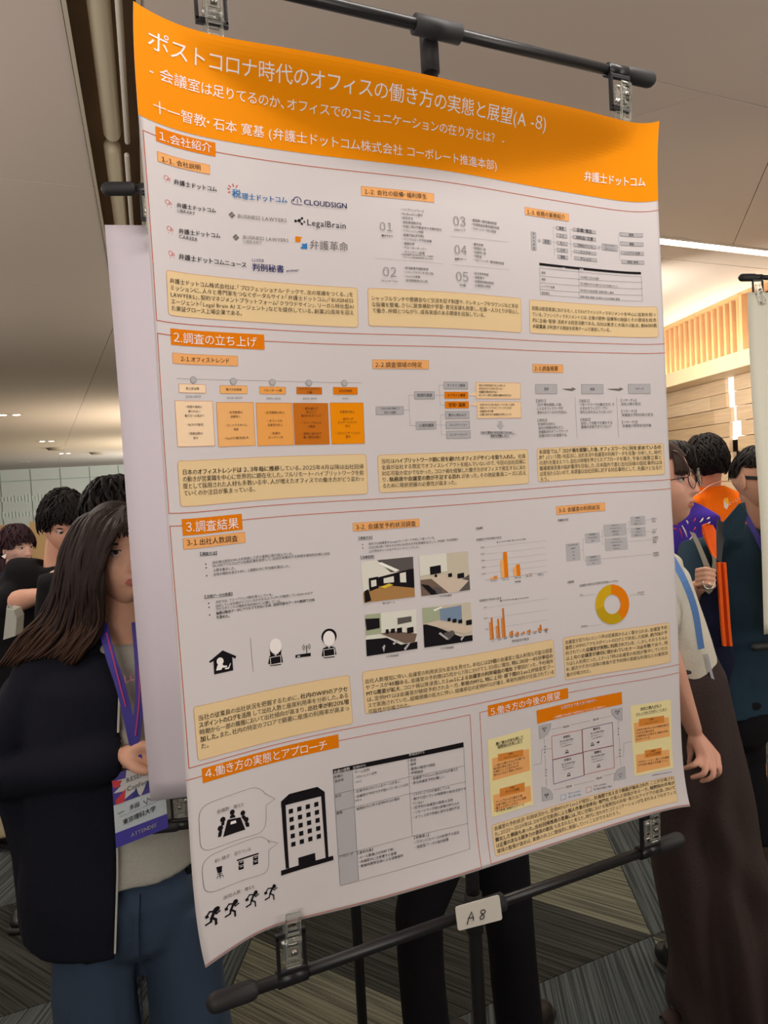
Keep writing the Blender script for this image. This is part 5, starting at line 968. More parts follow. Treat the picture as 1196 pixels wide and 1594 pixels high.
def shoe(root, ankle, toe, m, sole, L=.255):
    d = Vector((toe.x - ankle.x, toe.y - ankle.y, 0)).normalized(); a = Vector((ankle.x, ankle.y, 0)); mb = MB(); s_ = MB()
    z = lambda h: Vector((0, 0, h))
    mb.tube([a - d * .05 + z(.045), a + z(.055), a + d * .08 + z(.045), a + d * .15 + z(.034), a + d * .185 + z(.03)], [(.036, .034), (.045, .038), (.034, .043), (.026, .044), (.018, .030)], 16, ref=(0, 0, 1), dome=True); mb.tube([a + z(.05), a + z(.10)], .042, 14)
    o = fuse('shoe', mb, m, root, .006, 4); s_.tube([a - d * .065 + z(.012), a + z(.012), a + d * .08 + z(.012), a + d * .2 + z(.012)], [(.012, .036), (.012, .042), (.012, .047), (.012, .034)], 16, ref=(0, 0, 1), dome=True); s_.build('sole', sole, o, True); return o
def figure(name, label, J, mt, top, bottom, sk, H=None, head=None, hands=(None, None), sleeve=1.0, r=1.0, topfn=None, botfn=None, vox=.012, shoes=None, group=None, hem=None, facing=None, bodyvox=.007, legr=1.0, topr=1.0, nk=0.0, noears=False, hemr=1.0):
    """J: joints in world space: neck, chest, waist, hip, sh0/1, el0/1, wr0/1, hp0/1, kn0/1, an0/1 (0 = picture left)"""
    root = thing(name, label, 'person', ((J['an0'].x + J['an1'].x) / 2, (J['an0'].y + J['an1'].y) / 2, 0), group)
    lat = (J['sh1'] - J['sh0']).normalized(); mb = MB()
    if head: c, M, s = head; mb.tube([J['neck'] - Vector((0, 0, .08)), J['neck'], Vector(c) + M @ Vector((0, -.02, -.05)) * s], [(.064 * r, .056 * r), .053 * r, .052 * s], 18, dome=True); noears or ears(mb, c, M, s)
    mb.tube([J['neck'] - Vector((0, 0, .09)), J['chest'], J['waist'], J['hip']], [(.085 * r, .06 * r), (.135 * r, .085 * r), (.105 * r, .075 * r), (.13 * r, .08 * r)], 18, ref=lat, dome=True)
    for k in '01':
        mb.tube([J['sh' + k], J['el' + k]], [.046 * r, .038 * r], 12, dome=True); mb.tube([J['el' + k], J['el' + k].lerp(J['wr' + k], .35), J['wr' + k]], [.038 * r, .038 * r, (.021 * r, .027 * r)], 12, dome=True)
        mb.tube([J['hp' + k], J['kn' + k]], [.075 * r, .052 * r], 14, dome=True); mb.tube([J['kn' + k], J['kn' + k].lerp(J['an' + k], .35), J['an' + k]], [.052 * r, .05 * r, .034 * r], 12, dome=True)
        h = hands[int(k)]
        if h: hand(mb, *h[0], **h[1]) if isinstance(h, tuple) and isinstance(h[1], dict) else simple_hand(mb, *h)
    jn = None
    if head: V, F, mi = head_geo(*head); jn = (V, F, mi, [lipm])
    fuse('body', mb, sk, root, bodyvox, 3, join=jn)
    mb = MB(); hz = J['hip'] - Vector((0, 0, hem if hem is not None else .08))
    q = topr
    NK = J['neck']; mb.tube([NK + Vector((0, 0, nk - .012)), NK + Vector((0, 0, nk - .05)), NK.lerp(J['chest'], .5) + lat * (J['sh0'].lerp(J['sh1'], .5) - NK).dot(lat) * .5, J['chest'], J['waist'], hz], [(.070 * r, .066 * r), (.10 * r, .085 * r), (.158 * r * q, .10 * r), (.172 * r * q, .12 * r), (.155 * r * q, .115 * r), (.178 * r * q * hemr, .128 * r * hemr)], 24, ref=lat, dome=False)
    for k in '01':
        e = J['el' + k]; w = J['wr' + k]; P = [J['neck'].lerp(J['sh' + k], .35) - Vector((0, 0, .045)), J['sh' + k]]; Rr = [.058 * r, .066 * r]
        if sleeve <= .5: P.append(J['sh' + k].lerp(e, sleeve * 2)); Rr.append(.062 * r)
        else: P += [e, e.lerp(w, (sleeve - .5) * 2)]; Rr += [.054 * r, .043 * r]
        mb.tube(P, Rr, 16, dome=True)
    if top: o = fuse('top', mb, top, root, vox * .8, 5, topfn or folds(.005, 20, 1)); o['label'] = mt
    mb = MB()
    mb.tube([J['waist'] - Vector((0, 0, .04)), J['hip'], J['hip'] - Vector((0, 0, .1))], [(.14 * r, .105 * r), (.165 * r, .118 * r), (.16 * r, .11 * r)], 20, ref=lat, dome=True)
    for k in '01': mb.tube([J['hp' + k], J['kn' + k], J['an' + k] + Vector((0, 0, .0))], [(.092 * r * legr, .09 * r * legr), (.072 * r * legr, .07 * r * legr), (.066 * r * legr, .064 * r * legr)], 18, dome=False)
    if bottom: fuse('trousers', mb, bottom, root, vox, 5, botfn or folds(.005, 16, 2, .3))
    if shoes:
        for k in '01': shoe(root, J['an' + k], J['an' + k] + (facing or face_dir(0)), shoes, mat('sole', (40, 36, 34)))
    return root
def skeleton(x, y, yaw, H):                          # upright figure at a floor spot; yaw as face_dir
    f = face_dir(yaw); rt = Vector((-f.y, f.x, 0)); k = H / 1.7; b = Vector((x, y, 0)); P = lambda a, fw, z: b + rt * a * k + f * fw * k + Vector((0, 0, z * k))
    if rt.dot(CAMR) < 0: rt = -rt
    P = lambda a, fw, z: b + rt * a * k + f * fw * k + Vector((0, 0, z * k)); J = dict(neck=P(0, -.01, 1.44), chest=P(0, 0, 1.26), waist=P(0, 0, 1.04), hip=P(0, 0, .92), head=P(0, .02, 1.585))
    for n, s in (('0', -1), ('1', 1)): J.update({'sh' + n: P(.175 * s, 0, 1.375), 'el' + n: P(.215 * s, -.01, 1.09), 'wr' + n: P(.215 * s, .05, .85), 'hp' + n: P(.09 * s, 0, .88), 'kn' + n: P(.095 * s, .01, .48), 'an' + n: P(.10 * s, -.01, .07)})
    return J, f, rt
denim = lambda n, c: mat(n, c, rough=.85, bump=.25, scale=500, vary=.10)
cloth = lambda n, c, v=.06, s=240: mat(n, c, rough=.92, bump=.2, scale=s, vary=v, spec=.2)
blackc = cloth('black_cloth', (20, 19, 21)); darkhair = mat('dark_hair', (22, 17, 16), rough=.62, spec=.22, bump=.3, scale=220, stretch=(1, 1, .12)); brownhair = mat('brown_hair', (36, 24, 21), rough=.58, spec=.22, bump=.3, scale=200, stretch=(1, 1, .12)); tiphair = mat('tip_hair', (64, 45, 35), rough=.6, spec=.2)
bshoe = mat('black_shoe', (22, 20, 20), rough=.4)
# ---------- the woman at the left
sk1 = skin('a', (216, 166, 140)); hc = at(185, 861, 1.62); f1 = face_dir(40, 4); M1 = basis(f1)
P = at
J = dict(neck=P(192, 985, 1.66), chest=P(196, 1120, 1.68), waist=P(205, 1270, 1.69), hip=P(212, 1380, 1.70), sh0=P(70, 1040, 1.66), sh1=P(322, 1030, 1.82), el0=P(-6, 1215, 1.60), wr0=P(176, 1180, 1.55), el1=P(352, 1210, 1.80), wr1=P(268, 1190, 1.62), hp0=P(152, 1400, 1.70), hp1=P(278, 1395, 1.76))
def floor_pt(px, py, d, z):
    p = at(px, py, d); return Vector((p.x, p.y, z))
J.update(kn0=floor_pt(150, 1594, 1.70, .47), kn1=floor_pt(296, 1594, 1.78, .47), an0=floor_pt(156, 1594, 1.74, .07), an1=floor_pt(306, 1594, 1.82, .07))
grey_tee = cloth('grey_tee', (178, 176, 166)); jeans = denim('blue_denim', (54, 70, 92)); navy = cloth('navy_fleece', (22, 23, 33), .1)
kn = [P(222, 1160, 1.53), P(226, 1172, 1.54), P(228, 1184, 1.55), P(228, 1195, 1.56)]
ww = figure('person', 'woman with long brown hair in open black jacket and jeans', J, 'grey tee shirt', grey_tee, None, sk1, head=(hc, M1, 1.0), hands=(((J['wr0'], kn, [k + CAMR * .034 + Vector((0, 0, -.012)) for k in kn], [k + CAMR * .04 + Vector((0, 0, -.04)) + CAMF * .01 for k in kn], [P(196, 1180, 1.53), P(214, 1196, 1.52), P(230, 1200, 1.52)]), dict(r=.0105)), None), sleeve=.3, r=.94, topfn=folds(.005, 26, 3), hem=-.055, noears=True, topr=.9, bodyvox=.006, facing=face_dir(30), shoes=mat('white_shoe', (200, 196, 190)))
face_bits(ww, hc, M1, 1.0, look=(.25, .12))
mb = MB(); lat = (J['sh1'] - J['sh0']).normalized()
mb.tube([P(216, 1345, 1.70), J['hip'], P(216, 1420, 1.71)], [(.115, .085), (.15, .105), (.15, .10)], 20, ref=lat, dome=True)
for k in '01': mb.tube([J['hp' + k], J['kn' + k], J['an' + k]], [(.094, .098), (.095, .09), (.10, .10)], 18)
fuse('jeans', mb, jeans, ww, .009, 5, folds(.005, 15, 8, .3))
MB().tube([P(219, 1392, 1.588), P(217, 1440, 1.60), P(219, 1520, 1.62), P(222, 1600, 1.64)], .002, 6).build('seam', mat('seam_thread', (30, 40, 62)), ww)
# jacket: a roomy shell with its front cut open along the zip
mb = MB(); mb.tube([P(180, 1000, 1.68), P(185, 1050, 1.69), P(180, 1130, 1.70), P(176, 1270, 1.71), P(172, 1370, 1.72), P(170, 1436, 1.72)], [(.115, .098), (.19, .142), (.197, .15), (.19, .158), (.195, .165), (.185, .16)], 28, ref=lat)
mb.tube([J['neck'].lerp(J['sh0'], .4), J['sh0'], J['el0'], J['el0'].lerp(J['wr0'], .93)], [.07, .078, .074, .05], 18, dome=True); mb.tube([J['neck'].lerp(J['sh1'], .4), J['sh1'], J['el1'], J['el1'].lerp(J['wr1'], .93)], [.07, .074, .064, .048], 18, dome=True)
mb.tube([J['el0'].lerp(J['wr0'], .78), J['el0'].lerp(J['wr0'], .95)], [.049, .044], 16, dome=True)
mb.tube([P(36, 1075, 1.66), P(14, 1200, 1.68), P(60, 1320, 1.72), P(66, 1425, 1.74)], [(.05, .06), (.05, .06), (.055, .1), (.05, .11)], 14, dome=True)
zips = [(150, 965), (176, 1018), (186, 1060), (183, 1140), (181, 1260), (182, 1360), (178, 1484)]
def px_of(co):
    Q = (co - CW); zc = Q @ CZ; return 598 + FPX * (Q @ CX) / zc, 797 + FPX * (Q @ CY) / zc, zc
zx, zy = np.array([p[0] for p in zips], float), np.array([p[1] for p in zips], float)
def cutj(co):                                       # the opening between the zip and the far front edge
    u, v, d = px_of(co); lim = np.interp(v, zy, zx); front = d < 1.70
    arm = (v > 1120) & (v < 1250) & (u < 190)
    return (front & (u > lim) & (u < 330) & (v > 930) & ~arm), ((lim - u) * d / FPX)[:, None] * CX[None, :]
jk = fuse('jacket', mb, navy, ww, .008, 5, folds(.007, 17, 5, .6), cut=cutj, solid=.006); jk['label'] = 'open black zip jacket'
MB().tube([P(x + 1, y, 1.55 if y > 1030 else 1.57) for x, y in zips[1:4]], .0026, 8).build('zip_teeth', mat('zip', (188, 186, 178), rough=.4), jk)
MB().tube([P(x + 1, y, 1.562) for x, y in zips[4:]], .0022, 8).build('zip_teeth', mat('zip', (120, 118, 116)), jk)
# hair: cap plus long locks swept over the near shoulder
rs = random.Random(11); paths = []; tips = []
inner = [(198, 788, 1.56), (180, 824, 1.50), (163, 868, 1.50), (154, 915, 1.51), (158, 962, 1.53), (140, 1000, 1.54), (116, 1034, 1.56)]
mid = [(188, 786, 1.60), (146, 806, 1.55), (124, 870, 1.54), (122, 920, 1.54), (118, 968, 1.55), (104, 1000, 1.56), (80, 1020, 1.58)]
outer = [(180, 786, 1.66), (124, 808, 1.64), (98, 856, 1.63), (86, 903, 1.61), (70, 952, 1.60), (34, 990, 1.60), (-6, 1040, 1.61)]
def lock3(t, jit, dd=0):
    o = []
    for i in range(7):
        a, b, c = inner[i], mid[i], outer[i]; q = [(a[k] * (1 - 2 * t) + b[k] * 2 * t) if t < .5 else (b[k] * (2 - 2 * t) + c[k] * (2 * t - 1)) for k in range(3)]
        w = i / 6; o.append(at(q[0] + rs.gauss(0, jit * (.4 + w)), q[1] + rs.gauss(0, jit * .6 * w), q[2] + dd + rs.uniform(0, .012)))
    return cat_rom(o, 4)
for k in range(190):
    t = rs.random(); P_ = lock3(t, 3.0); c_ = rs.choice([-1, -4, -6, -9]) ; paths.append((P_[:c_] if c_ < -1 else P_, rs.uniform(.006, .011))); tips.append((P_[c_ - 4:], rs.uniform(.004, .008)))
for k in range(80): P_ = lock3(rs.random(), 3, .05); paths.append((P_[:-4], .012)); tips.append((P_[-7:], .008))
for k in range(20):                                  # fringe across the forehead, and the far side
    t = rs.random(); paths.append((cat_rom([at(190 + rs.uniform(-4, 8), 793 + rs.uniform(-2, 3), 1.56), at(190 + 10 * t, 812, 1.505), at(184 + 16 * t - 4, 826, 1.50), at(176 + 24 * t, 838 - 6 * t + rs.uniform(-4, 4), 1.502)], 4), rs.uniform(.002, .0045)))
for k in range(60):
    t = rs.random(); q = [(190, 790, 1.62), (228 - 8 * t, 815, 1.60 + .12 * t), (244 - 8 * t, 870, 1.60 + .16 * t), (250, 960, 1.62 + .14 * t), (246 + 12 * t, 1040, 1.64)]; paths.append((cat_rom([at(a + rs.gauss(0, 2), b, c) for a, b, c in q], 4), .009))
cap_o = MB(); cap_o.ell(hc + M1 @ Vector((0, -.010, .012)), (.078, .100, .106), M1, 40, 30)
nfront = [];  # keep the cap off the face
cv = np.array([tuple(v) for v in cap_o.v]); loc = (cv - np.array(hc)) @ np.array(M1); bad = (loc[:, 1] > .03) & (loc[:, 2] < .052)
cap_o.f = [f for f in cap_o.f if not any(bad[i] for i in f)]
strands(paths, brownhair, ww, extra=cap_o); strands(tips, tiphair, ww, 'hair_tips')
# lanyard, badge, shirt print
lan = mat('lanyard', (58, 48, 138), rough=.6); lan2 = mat('lanyard_red', (170, 50, 110), rough=.6)
def ribbon(pts, w, m, name, root, side=None, th=.0012):
    Q = cat_rom(pts, 4); n = len(Q); V = []
    for i, p in enumerate(Q):
        t = (Q[min(i + 1, n - 1)] - Q[max(i - 1, 0)]).normalized(); s = (side or CAMF).cross(t).normalized() * w / 2; nn = s.cross(t).normalized() * th
        V += [p + s, p - s, p - s + nn, p + s + nn]
    F = [(4 * i + a, 4 * i + (a + 1) % 4, 4 * i + 4 + (a + 1) % 4, 4 * i + 4 + a) for i in range(n - 1) for a in range(4)] + [(3, 2, 1, 0), (4 * n - 4, 4 * n - 3, 4 * n - 2, 4 * n - 1)]
    return obj(name, V, F, m, root)
ly = thing('lanyard', 'purple lanyard with a badge worn by the woman with long brown hair', 'lanyard', P(212, 1150, 1.54))
ribbon([P(160, 972, 1.57), P(172, 1020, 1.545), P(190, 1075, 1.535), P(205, 1140, 1.53), P(216, 1190, 1.535)], .021, lan, 'strap', ly); ribbon([P(212, 968, 1.575), P(217, 1030, 1.55), P(218, 1090, 1.535), P(211, 1150, 1.528), P(216, 1190, 1.53)], .02, lan, 'strap', ly)
ribbon([P(166, 985, 1.558), P(181, 1042, 1.537), P(196, 1100, 1.5275)], .003, lan2, 'stripe', ly); ribbon([P(217, 1035, 1.545), P(217, 1090, 1.531), P(211, 1145, 1.5235)], .003, lan2, 'stripe', ly)
TLb, TRb, BLb, BRb = P(174, 1206, 1.536), P(252, 1180, 1.55), P(181, 1320, 1.525), P(262.5, 1288, 1.54)
bu = lambda s, t, o=0: TLb.lerp(TRb, s).lerp(BLb.lerp(BRb, s), t) - CAMF * o
def bq(pts, m, name, off): return MB().prism([bu(s, t, off) for s, t in pts], -CAMF * .0003).build(name, m, ly)
bq([(0, 0), (1, 0), (1, 1), (0, 1)], mat('badge_card', (186, 196, 202), rough=.3), 'badge', 0)
bq([(0, 0), (.98, 0), (.98, .42), (0, .42)], mat('badge_purple', (66, 50, 138), rough=.4), 'badge_art', .0006); bq([(0, .80), (1, .80), (1, 1), (0, 1)], mat('badge_band', (60, 52, 150), rough=.4), 'badge_band', .0006)
star = [(.5 + (.50 if i % 2 == 0 else .33) * math.cos(i * PI / 9 + .1), .2 + (.24 if i % 2 == 0 else .13) * math.sin(i * PI / 9 + .1)) for i in range(18)]
bq([(min(1, max(0, a)), min(.42, max(0, b))) for a, b in star], mat('badge_white', (196, 194, 192), rough=.4), 'badge_star', .0012)
bq([(0, .08), (.2, .12), (.12, .2), (.02, .18)], mat('badge_red', (196, 52, 60)), 'badge_flake', .0018); bq([(.05, .36), (.26, .25), (.22, .42), (.06, .42)], mat('badge_red', (196, 52, 60)), 'badge_flake', .0018); bq([(.34, .42), (.46, .28), (.5, .4)], mat('badge_blue', (40, 50, 120)), 'badge_flake', .0018); bq([(.6, .36), (.68, .24), (.82, .34)], mat('badge_blue', (40, 50, 120)), 'badge_flake', .0018)
load_glyphs('RESEARCHConferenceATTENDEE東京理科大学多田ELL', False); load_glyphs('RESEARCHConferenceATTENDEE東京理科大学多田ELL', True)
def print3(s, a, b, m, root, name, up, out, bold=False, sy=1.0):
    V, F, w = layout([(s, bold)]); L = (b - a).length; d = (b - a) / L; k = L / w; up = up.normalized()
    return obj(name, [a + d * float(x) * k + up * (float(y) - .36) * k * sy + out for x, y in V], F, m, root)
up_b = (TLb - BLb).normalized(); o3 = -CAMF * .0026
print3('RESEARCH', bu(.28, .14), bu(.9, .12), mat('badge_ink', (44, 44, 48)), ly, 'badge_lettering', up_b, o3); print3('Conference', bu(.28, .26), bu(.94, .24), mat('badge_ink', (44, 44, 48)), ly, 'badge_lettering', up_b, o3)
print3('ATTENDEE', bu(.3, .9), bu(.8, .89), mat('badge_white', (196, 194, 192)), ly, 'badge_lettering', up_b, o3, True)
print3('東京理科大学', bu(.16, .69), bu(.80, .66), mat('marker', (24, 22, 24)), ly, 'badge_lettering', up_b, o3, True); print3('多田', bu(.3, .53), bu(.5, .52), mat('marker', (24, 22, 24)), ly, 'badge_lettering', up_b, o3, True)
MB().tube([bu(.08, .55, .003), bu(.2, .54, .003)], .0006, 6).tube([bu(.1, .60, .003), bu(.9, .57, .003)], .0002, 4).tube([bu(.58, .5, .003), bu(.64, .56, .003), bu(.66, .48, .003), bu(.74, .54, .003), bu(.8, .47, .003)], .0008, 6).build('badge_writing', mat('marker', (24, 22, 24)), ly)
print3('ELL', P(186, 1060, 1.545), P(212, 1050, 1.545), mat('pink_print', (196, 110, 140)), ww, 'shirt_print', Vector((0, 0, 1)), -CAMF * .006)
# ---------- bent man in black
sk2 = skin('b', (206, 156, 132)); hc = at(100, 813, 2.65); M2 = basis(face_dir(38, -28))
J = dict(neck=P(92, 874, 2.72), chest=P(64, 930, 2.74), waist=P(62, 990, 2.80), hip=P(66, 1050, 2.84), sh0=P(34, 912, 2.68), sh1=P(120, 912, 2.78), el0=P(16, 938, 2.60), wr0=P(74, 924, 2.50), el1=P(140, 960, 2.72), wr1=P(110, 940, 2.52), hp0=P(48, 1070, 2.84), hp1=P(88, 1070, 2.88))
J.update(kn0=floor_pt(52, 1200, 2.84, .48), kn1=floor_pt(96, 1200, 2.88, .48), an0=floor_pt(56, 1300, 2.88, .07), an1=floor_pt(100, 1300, 2.92, .07))
bm_ = figure('person', 'man in black short-sleeved shirt bending over behind the long-haired woman', J, 'black short-sleeved shirt', blackc, blackc, sk2, head=(hc, M2, .98), hands=((J['wr0'], P(110, 912, 2.48) - J['wr0'], Vector((0, 0, 1)), None), None), sleeve=.46, r=1.0, shoes=bshoe)
face_bits(bm_, hc, M2, .98, open_=.5); hair_cap(bm_, hc, M2, darkhair, 1.0, 3, fringe=.045, back=-.06, side=-.01, n=150, tuft=.012)
pap = thing('paper', 'pale folded paper held in the bent man\'s hand', 'paper', P(84, 915, 2.44)); MB().prism([P(76, 922, 2.44), P(88, 904, 2.44), P(92, 914, 2.43), P(72, 934, 2.43)], (0, .004, 0)).build('sheet', mat('paper_pale', (196, 194, 204)), pap)
# ---------- head of a person behind her, small woman, person behind the poster
J, f, rt = skeleton(*tuple(floor_pt(182, 900, 2.17, 0))[:2], 180, 1.66); hc = at(178, 806, 2.17)
dz = hc.z - J['head'].z; hc = Vector((J['head'].x, J['head'].y, hc.z))
bp_ = figure('person', 'dark-haired person seen only as a head top above the long-haired woman', J, 'dark top', blackc, blackc, sk2, head=(hc, basis(f), 1.0), shoes=bshoe, facing=f); hair_cap(bp_, hc, basis(f), darkhair, 1.05, 5, back=-.1, n=160, tuft=.016)
fl = floor_pt(4, 900, 3.42, 0); J, f, rt = skeleton(fl.x, fl.y, 78, 1.50); hc = at(26, 851, 3.42)
J['neck'] = at(14, 884, 3.43)
cream = cloth('cream_cotton', (198, 184, 150)); sw = figure('person', 'small woman with tied dark hair and cream wide trousers at the far left', J, 'navy top', cloth('navy_cloth', (26, 24, 44)), cream, skin('c', (222, 176, 158)), head=(hc, basis(face_dir(66, -6)), .86), shoes=bshoe, facing=face_dir(70), legr=1.5, r=.9)
face_bits(sw, hc, basis(face_dir(66, -6)), .86); hp = mat('plum_hair', (44, 24, 30), rough=.6, spec=.2); hair_cap(sw, hc, basis(face_dir(66, -6)), hp, .9, 9, fringe=.03, back=-.085, side=-.005, n=80, tuft=.005)
strands([(cat_rom([at(8 + rs.uniform(-4, 4), 852, 3.40), at(2 + rs.uniform(-4, 5), 880, 3.38), at(6 + rs.uniform(-5, 4), 905, 3.38)], 4), .012) for _ in range(16)], hp, sw, 'ponytail')
MB().prism([P(2, 866, 3.30), P(10, 862, 3.30), P(8, 870, 3.30)], (0, .01, 0)).build('collar', mat('white_cloth', (226, 220, 214)), sw)
bxo = thing('tote_bag', 'small pale grey bag at the left edge below the bent man\'s elbow', 'bag', P(14, 994, 2.3)); MB().prism([P(10, 948, 2.3), P(21, 950, 2.3), P(26, 962, 2.3), P(24, 990, 2.3), P(5, 996, 2.3)], (.02, .07, 0)).build('bag_body', mat('pale_board', (168, 170, 160), rough=.6), bxo); MB().tube(cat_rom([P(11, 949, 2.32), P(14, 941, 2.32), P(20, 950, 2.32)], 4), .003, 6).build('handle', mat('pale_board', (168, 170, 160)), bxo)
J, f, rt = skeleton(*tuple(floor_pt(722, 1000, 1.98, 0))[:2], 150, 1.66)
J.update(hp0=P(688, 1300, 1.93), hp1=P(772, 1300, 1.95), kn0=P(651, 1425, 1.86), kn1=P(792, 1440, 1.92)); J['an0'] = floor_pt(668, 1600, 1.92, .07); J['an1'] = floor_pt(812, 1600, 1.98, .07)
hc = Vector((J['head'].x, J['head'].y, J['head'].z)); pb = figure('person', 'person in loose black trousers standing behind the large poster', J, 'black top', blackc, cloth('black_twill', (18, 17, 20)), sk2, head=(hc, basis(f), .95), hands=((J['wr0'], Vector((0, 0, -1)), f, None), (J['wr1'], Vector((0, 0, -1)), f, None)), shoes=bshoe, facing=f, legr=.96); hair_cap(pb, hc, basis(f), darkhair, .95, 15, n=60)
# ---------- woman with glasses at the right
sk3 = skin('d', (214, 160, 136)); hc = at(1021, 752, 1.84); f3 = face_dir(52, 6); M3 = basis(f3, up=Vector((0, 0, 1)) + CAMR * -.05)
J = dict(neck=P(1002, 826, 1.90), chest=P(996, 910, 1.93), waist=P(1036, 1010, 1.93), hip=P(1064, 1085, 1.94), sh0=P(930, 870, 1.98), sh1=P(1030, 876, 1.87), el0=P(925, 1000, 1.98), wr0=P(960, 1090, 1.86), el1=P(1028, 992, 1.80), wr1=P(1080, 1136, 1.84), hp0=P(1040, 1120, 1.95), hp1=P(1105, 1120, 1.97))
J.update(kn0=floor_pt(1066, 1300, 2.05, .46), kn1=floor_pt(1130, 1300, 2.05, .46), an0=floor_pt(1057, 1500, 2.28, .07), an1=floor_pt(1150, 1500, 2.10, .07))
kk = [P(1090.5, 1180, 1.818), P(1100, 1179, 1.812), P(1109.5, 1179, 1.816), P(1117, 1177, 1.826)]
pp = [P(1081, 1190.5, 1.795), P(1097, 1203, 1.785), P(1110, 1208, 1.79), P(1121, 1200, 1.805)]; tt = [P(1067, 1195.5, 1.815), P(1078, 1210, 1.805), P(1092, 1216, 1.81), P(1113, 1209, 1.82)]
shirt = cloth('cream_shirt', (206, 200, 184), .03)
gw_ = figure('person', 'woman with round glasses, cream shirt and long brown skirt right of the poster', J, 'cream shirt', shirt, None, sk3, head=(hc, M3, 1.0), hands=(None, ((J['wr1'], kk, pp, tt, [P(1078, 1150, 1.84), P(1074, 1172, 1.86), P(1072, 1188, 1.86)]), dict(r=.0082))), sleeve=.38, r=.86, topr=.9, bodyvox=.0045, topfn=folds(.006, 22, 13), hem=-.035, shoes=bshoe, facing=face_dir(30), hemr=.74)
face_bits(gw_, hc, M3, 1.0, look=(.2, 0), open_=.6)
mb = MB(); mb.tube([P(1056, 1018, 1.93), P(1062, 1055, 1.94), P(1074, 1150, 1.96), P(1092, 1300, 1.99), P(1116, 1450, 2.02), P(1140, 1600, 2.06), floor_pt(1150, 1700, 2.08, .10)], [(.088, .09), (.112, .105), (.122, .115), (.142, .13), (.158, .14), (.17, .15), (.18, .16)], 36, ref=CAMR)
def skirt_f(co):
    u = (co - np.array(J['hip'])) @ np.array(CAMR); z = co[:, 2]; w = np.clip((1.15 - z) / 1.0, .15, 1); return .010 * w * np.sin(u * 30 + z * 19 + 1.5 * np.sin(z * 9 + u * 12)) + .022 * w * np.sin(u * 62 + z * 3.5 + 2 * np.sin(z * 2.3)) + .008 * w * np.sin(u * 23 - z * 6)
skirt = fuse('skirt', mb, cloth('brown_skirt', (60, 49, 47), .08, 160), gw_, .009, 4, skirt_f); skirt['label'] = 'long dark brown skirt'
MB().tube([P(1040, 1040, 1.86), P(1068, 1047, 1.835), P(1098, 1040, 1.865)], .006, 8).build('waistband', mat('belt_dark', (26, 22, 22)), gw_)
paths = []
for k in range(70):
    t = rs.random(); paths.append((cat_rom([at(1022 + 6 * t, 700 + 2 * t, 1.86 - .06 * t), at(1046 + 8 * t, 701 + 3 * t, 1.79 - .02 * t), at(1052 + 14 * t, 716 + 2 * t, 1.758), at(1054 + 20 * t + rs.uniform(-2, 2), 738 + rs.uniform(-4, 3), 1.755)], 4), rs.uniform(.003, .007)))
for k in range(110):
    a = rs.uniform(0, 1); paths.append((cat_rom([at(1028, 699, 1.86), at(1012 - 22 * a, 712 + 4 * a, 1.86 - .05 * a), at(1008 - 22 * a, 760, 1.84 + .08 * a), at(1006 - 18 * a, 815 + rs.uniform(-8, 6), 1.84 + .09 * a)], 4), .009))
cp = MB(); cp.ell(hc + M3 @ Vector((0, -.010, .012)), (.078, .100, .106), M3, 40, 30); cv = np.array([tuple(v) for v in cp.v]); loc = (cv - np.array(hc)) @ np.array(M3); bad = (loc[:, 1] > .03) & (loc[:, 2] < .05); cp.f = [f for f in cp.f if not any(bad[i] for i in f)]
strands(paths, mat('chestnut_hair', (58, 42, 36), rough=.58, spec=.22), gw_, extra=cp)
gl = thing('glasses', 'thin round dark-rimmed glasses on the woman in the cream shirt', 'glasses', hc + M3 @ Vector((0, .095, .002))); gm = mat('thin_rim', (70, 44, 44), rough=.3, metal=.4)
for sx in (-1, 1):
    cc = hc + M3 @ Vector((sx * .033, .098, -.002)); mb = MB(); Pt = [cc + M3 @ Vector((.0245 * math.cos(t), -abs(.0245 * math.cos(t)) * .12 * (1 if sx * math.cos(t) > 0 else 0), .0225 * math.sin(t))) for t in [i * PI / 14 for i in range(29)]]
    mb.tube(Pt, .0011, 8, caps=False).build('rim', gm, gl, True); MB().tube([hc + M3 @ Vector((sx * .057, .096, .004)), hc + M3 @ Vector((sx * .074, .08, .005)), hc + M3 @ Vector((sx * .079, -.005, .0))], .0012, 8).build('temple', gm, gl, True)
    MB().prism(Pt[:-1], -f3 * .0008).build('lens', mat('lens_glass', (250, 250, 250), rough=.02, trans=1, ior=1.1), gl)
MB().tube([hc + M3 @ Vector((a * .001, .101 + .0015 * (1 - abs(a) / 9), .003)) for a in range(-9, 10, 3)], .0011, 8).build('bridge', gm, gl, True)
blue_s = thing('blue_strap', 'light blue bag strap crossing the cream shirt', 'strap', P(1080, 960, 1.80)); ribbon([P(1046, 868, 1.79), P(1066, 905, 1.775), P(1082, 950, 1.785), P(1092, 1010, 1.81)], .016, mat('sky_strap', (96, 136, 196), rough=.6), 'ribbon', blue_s); ribbon([P(1100, 1018, 1.83), P(1108, 1050, 1.84), P(1116, 1078, 1.85)], .007, mat('white_cord', (178, 178, 188)), 'cord', blue_s)
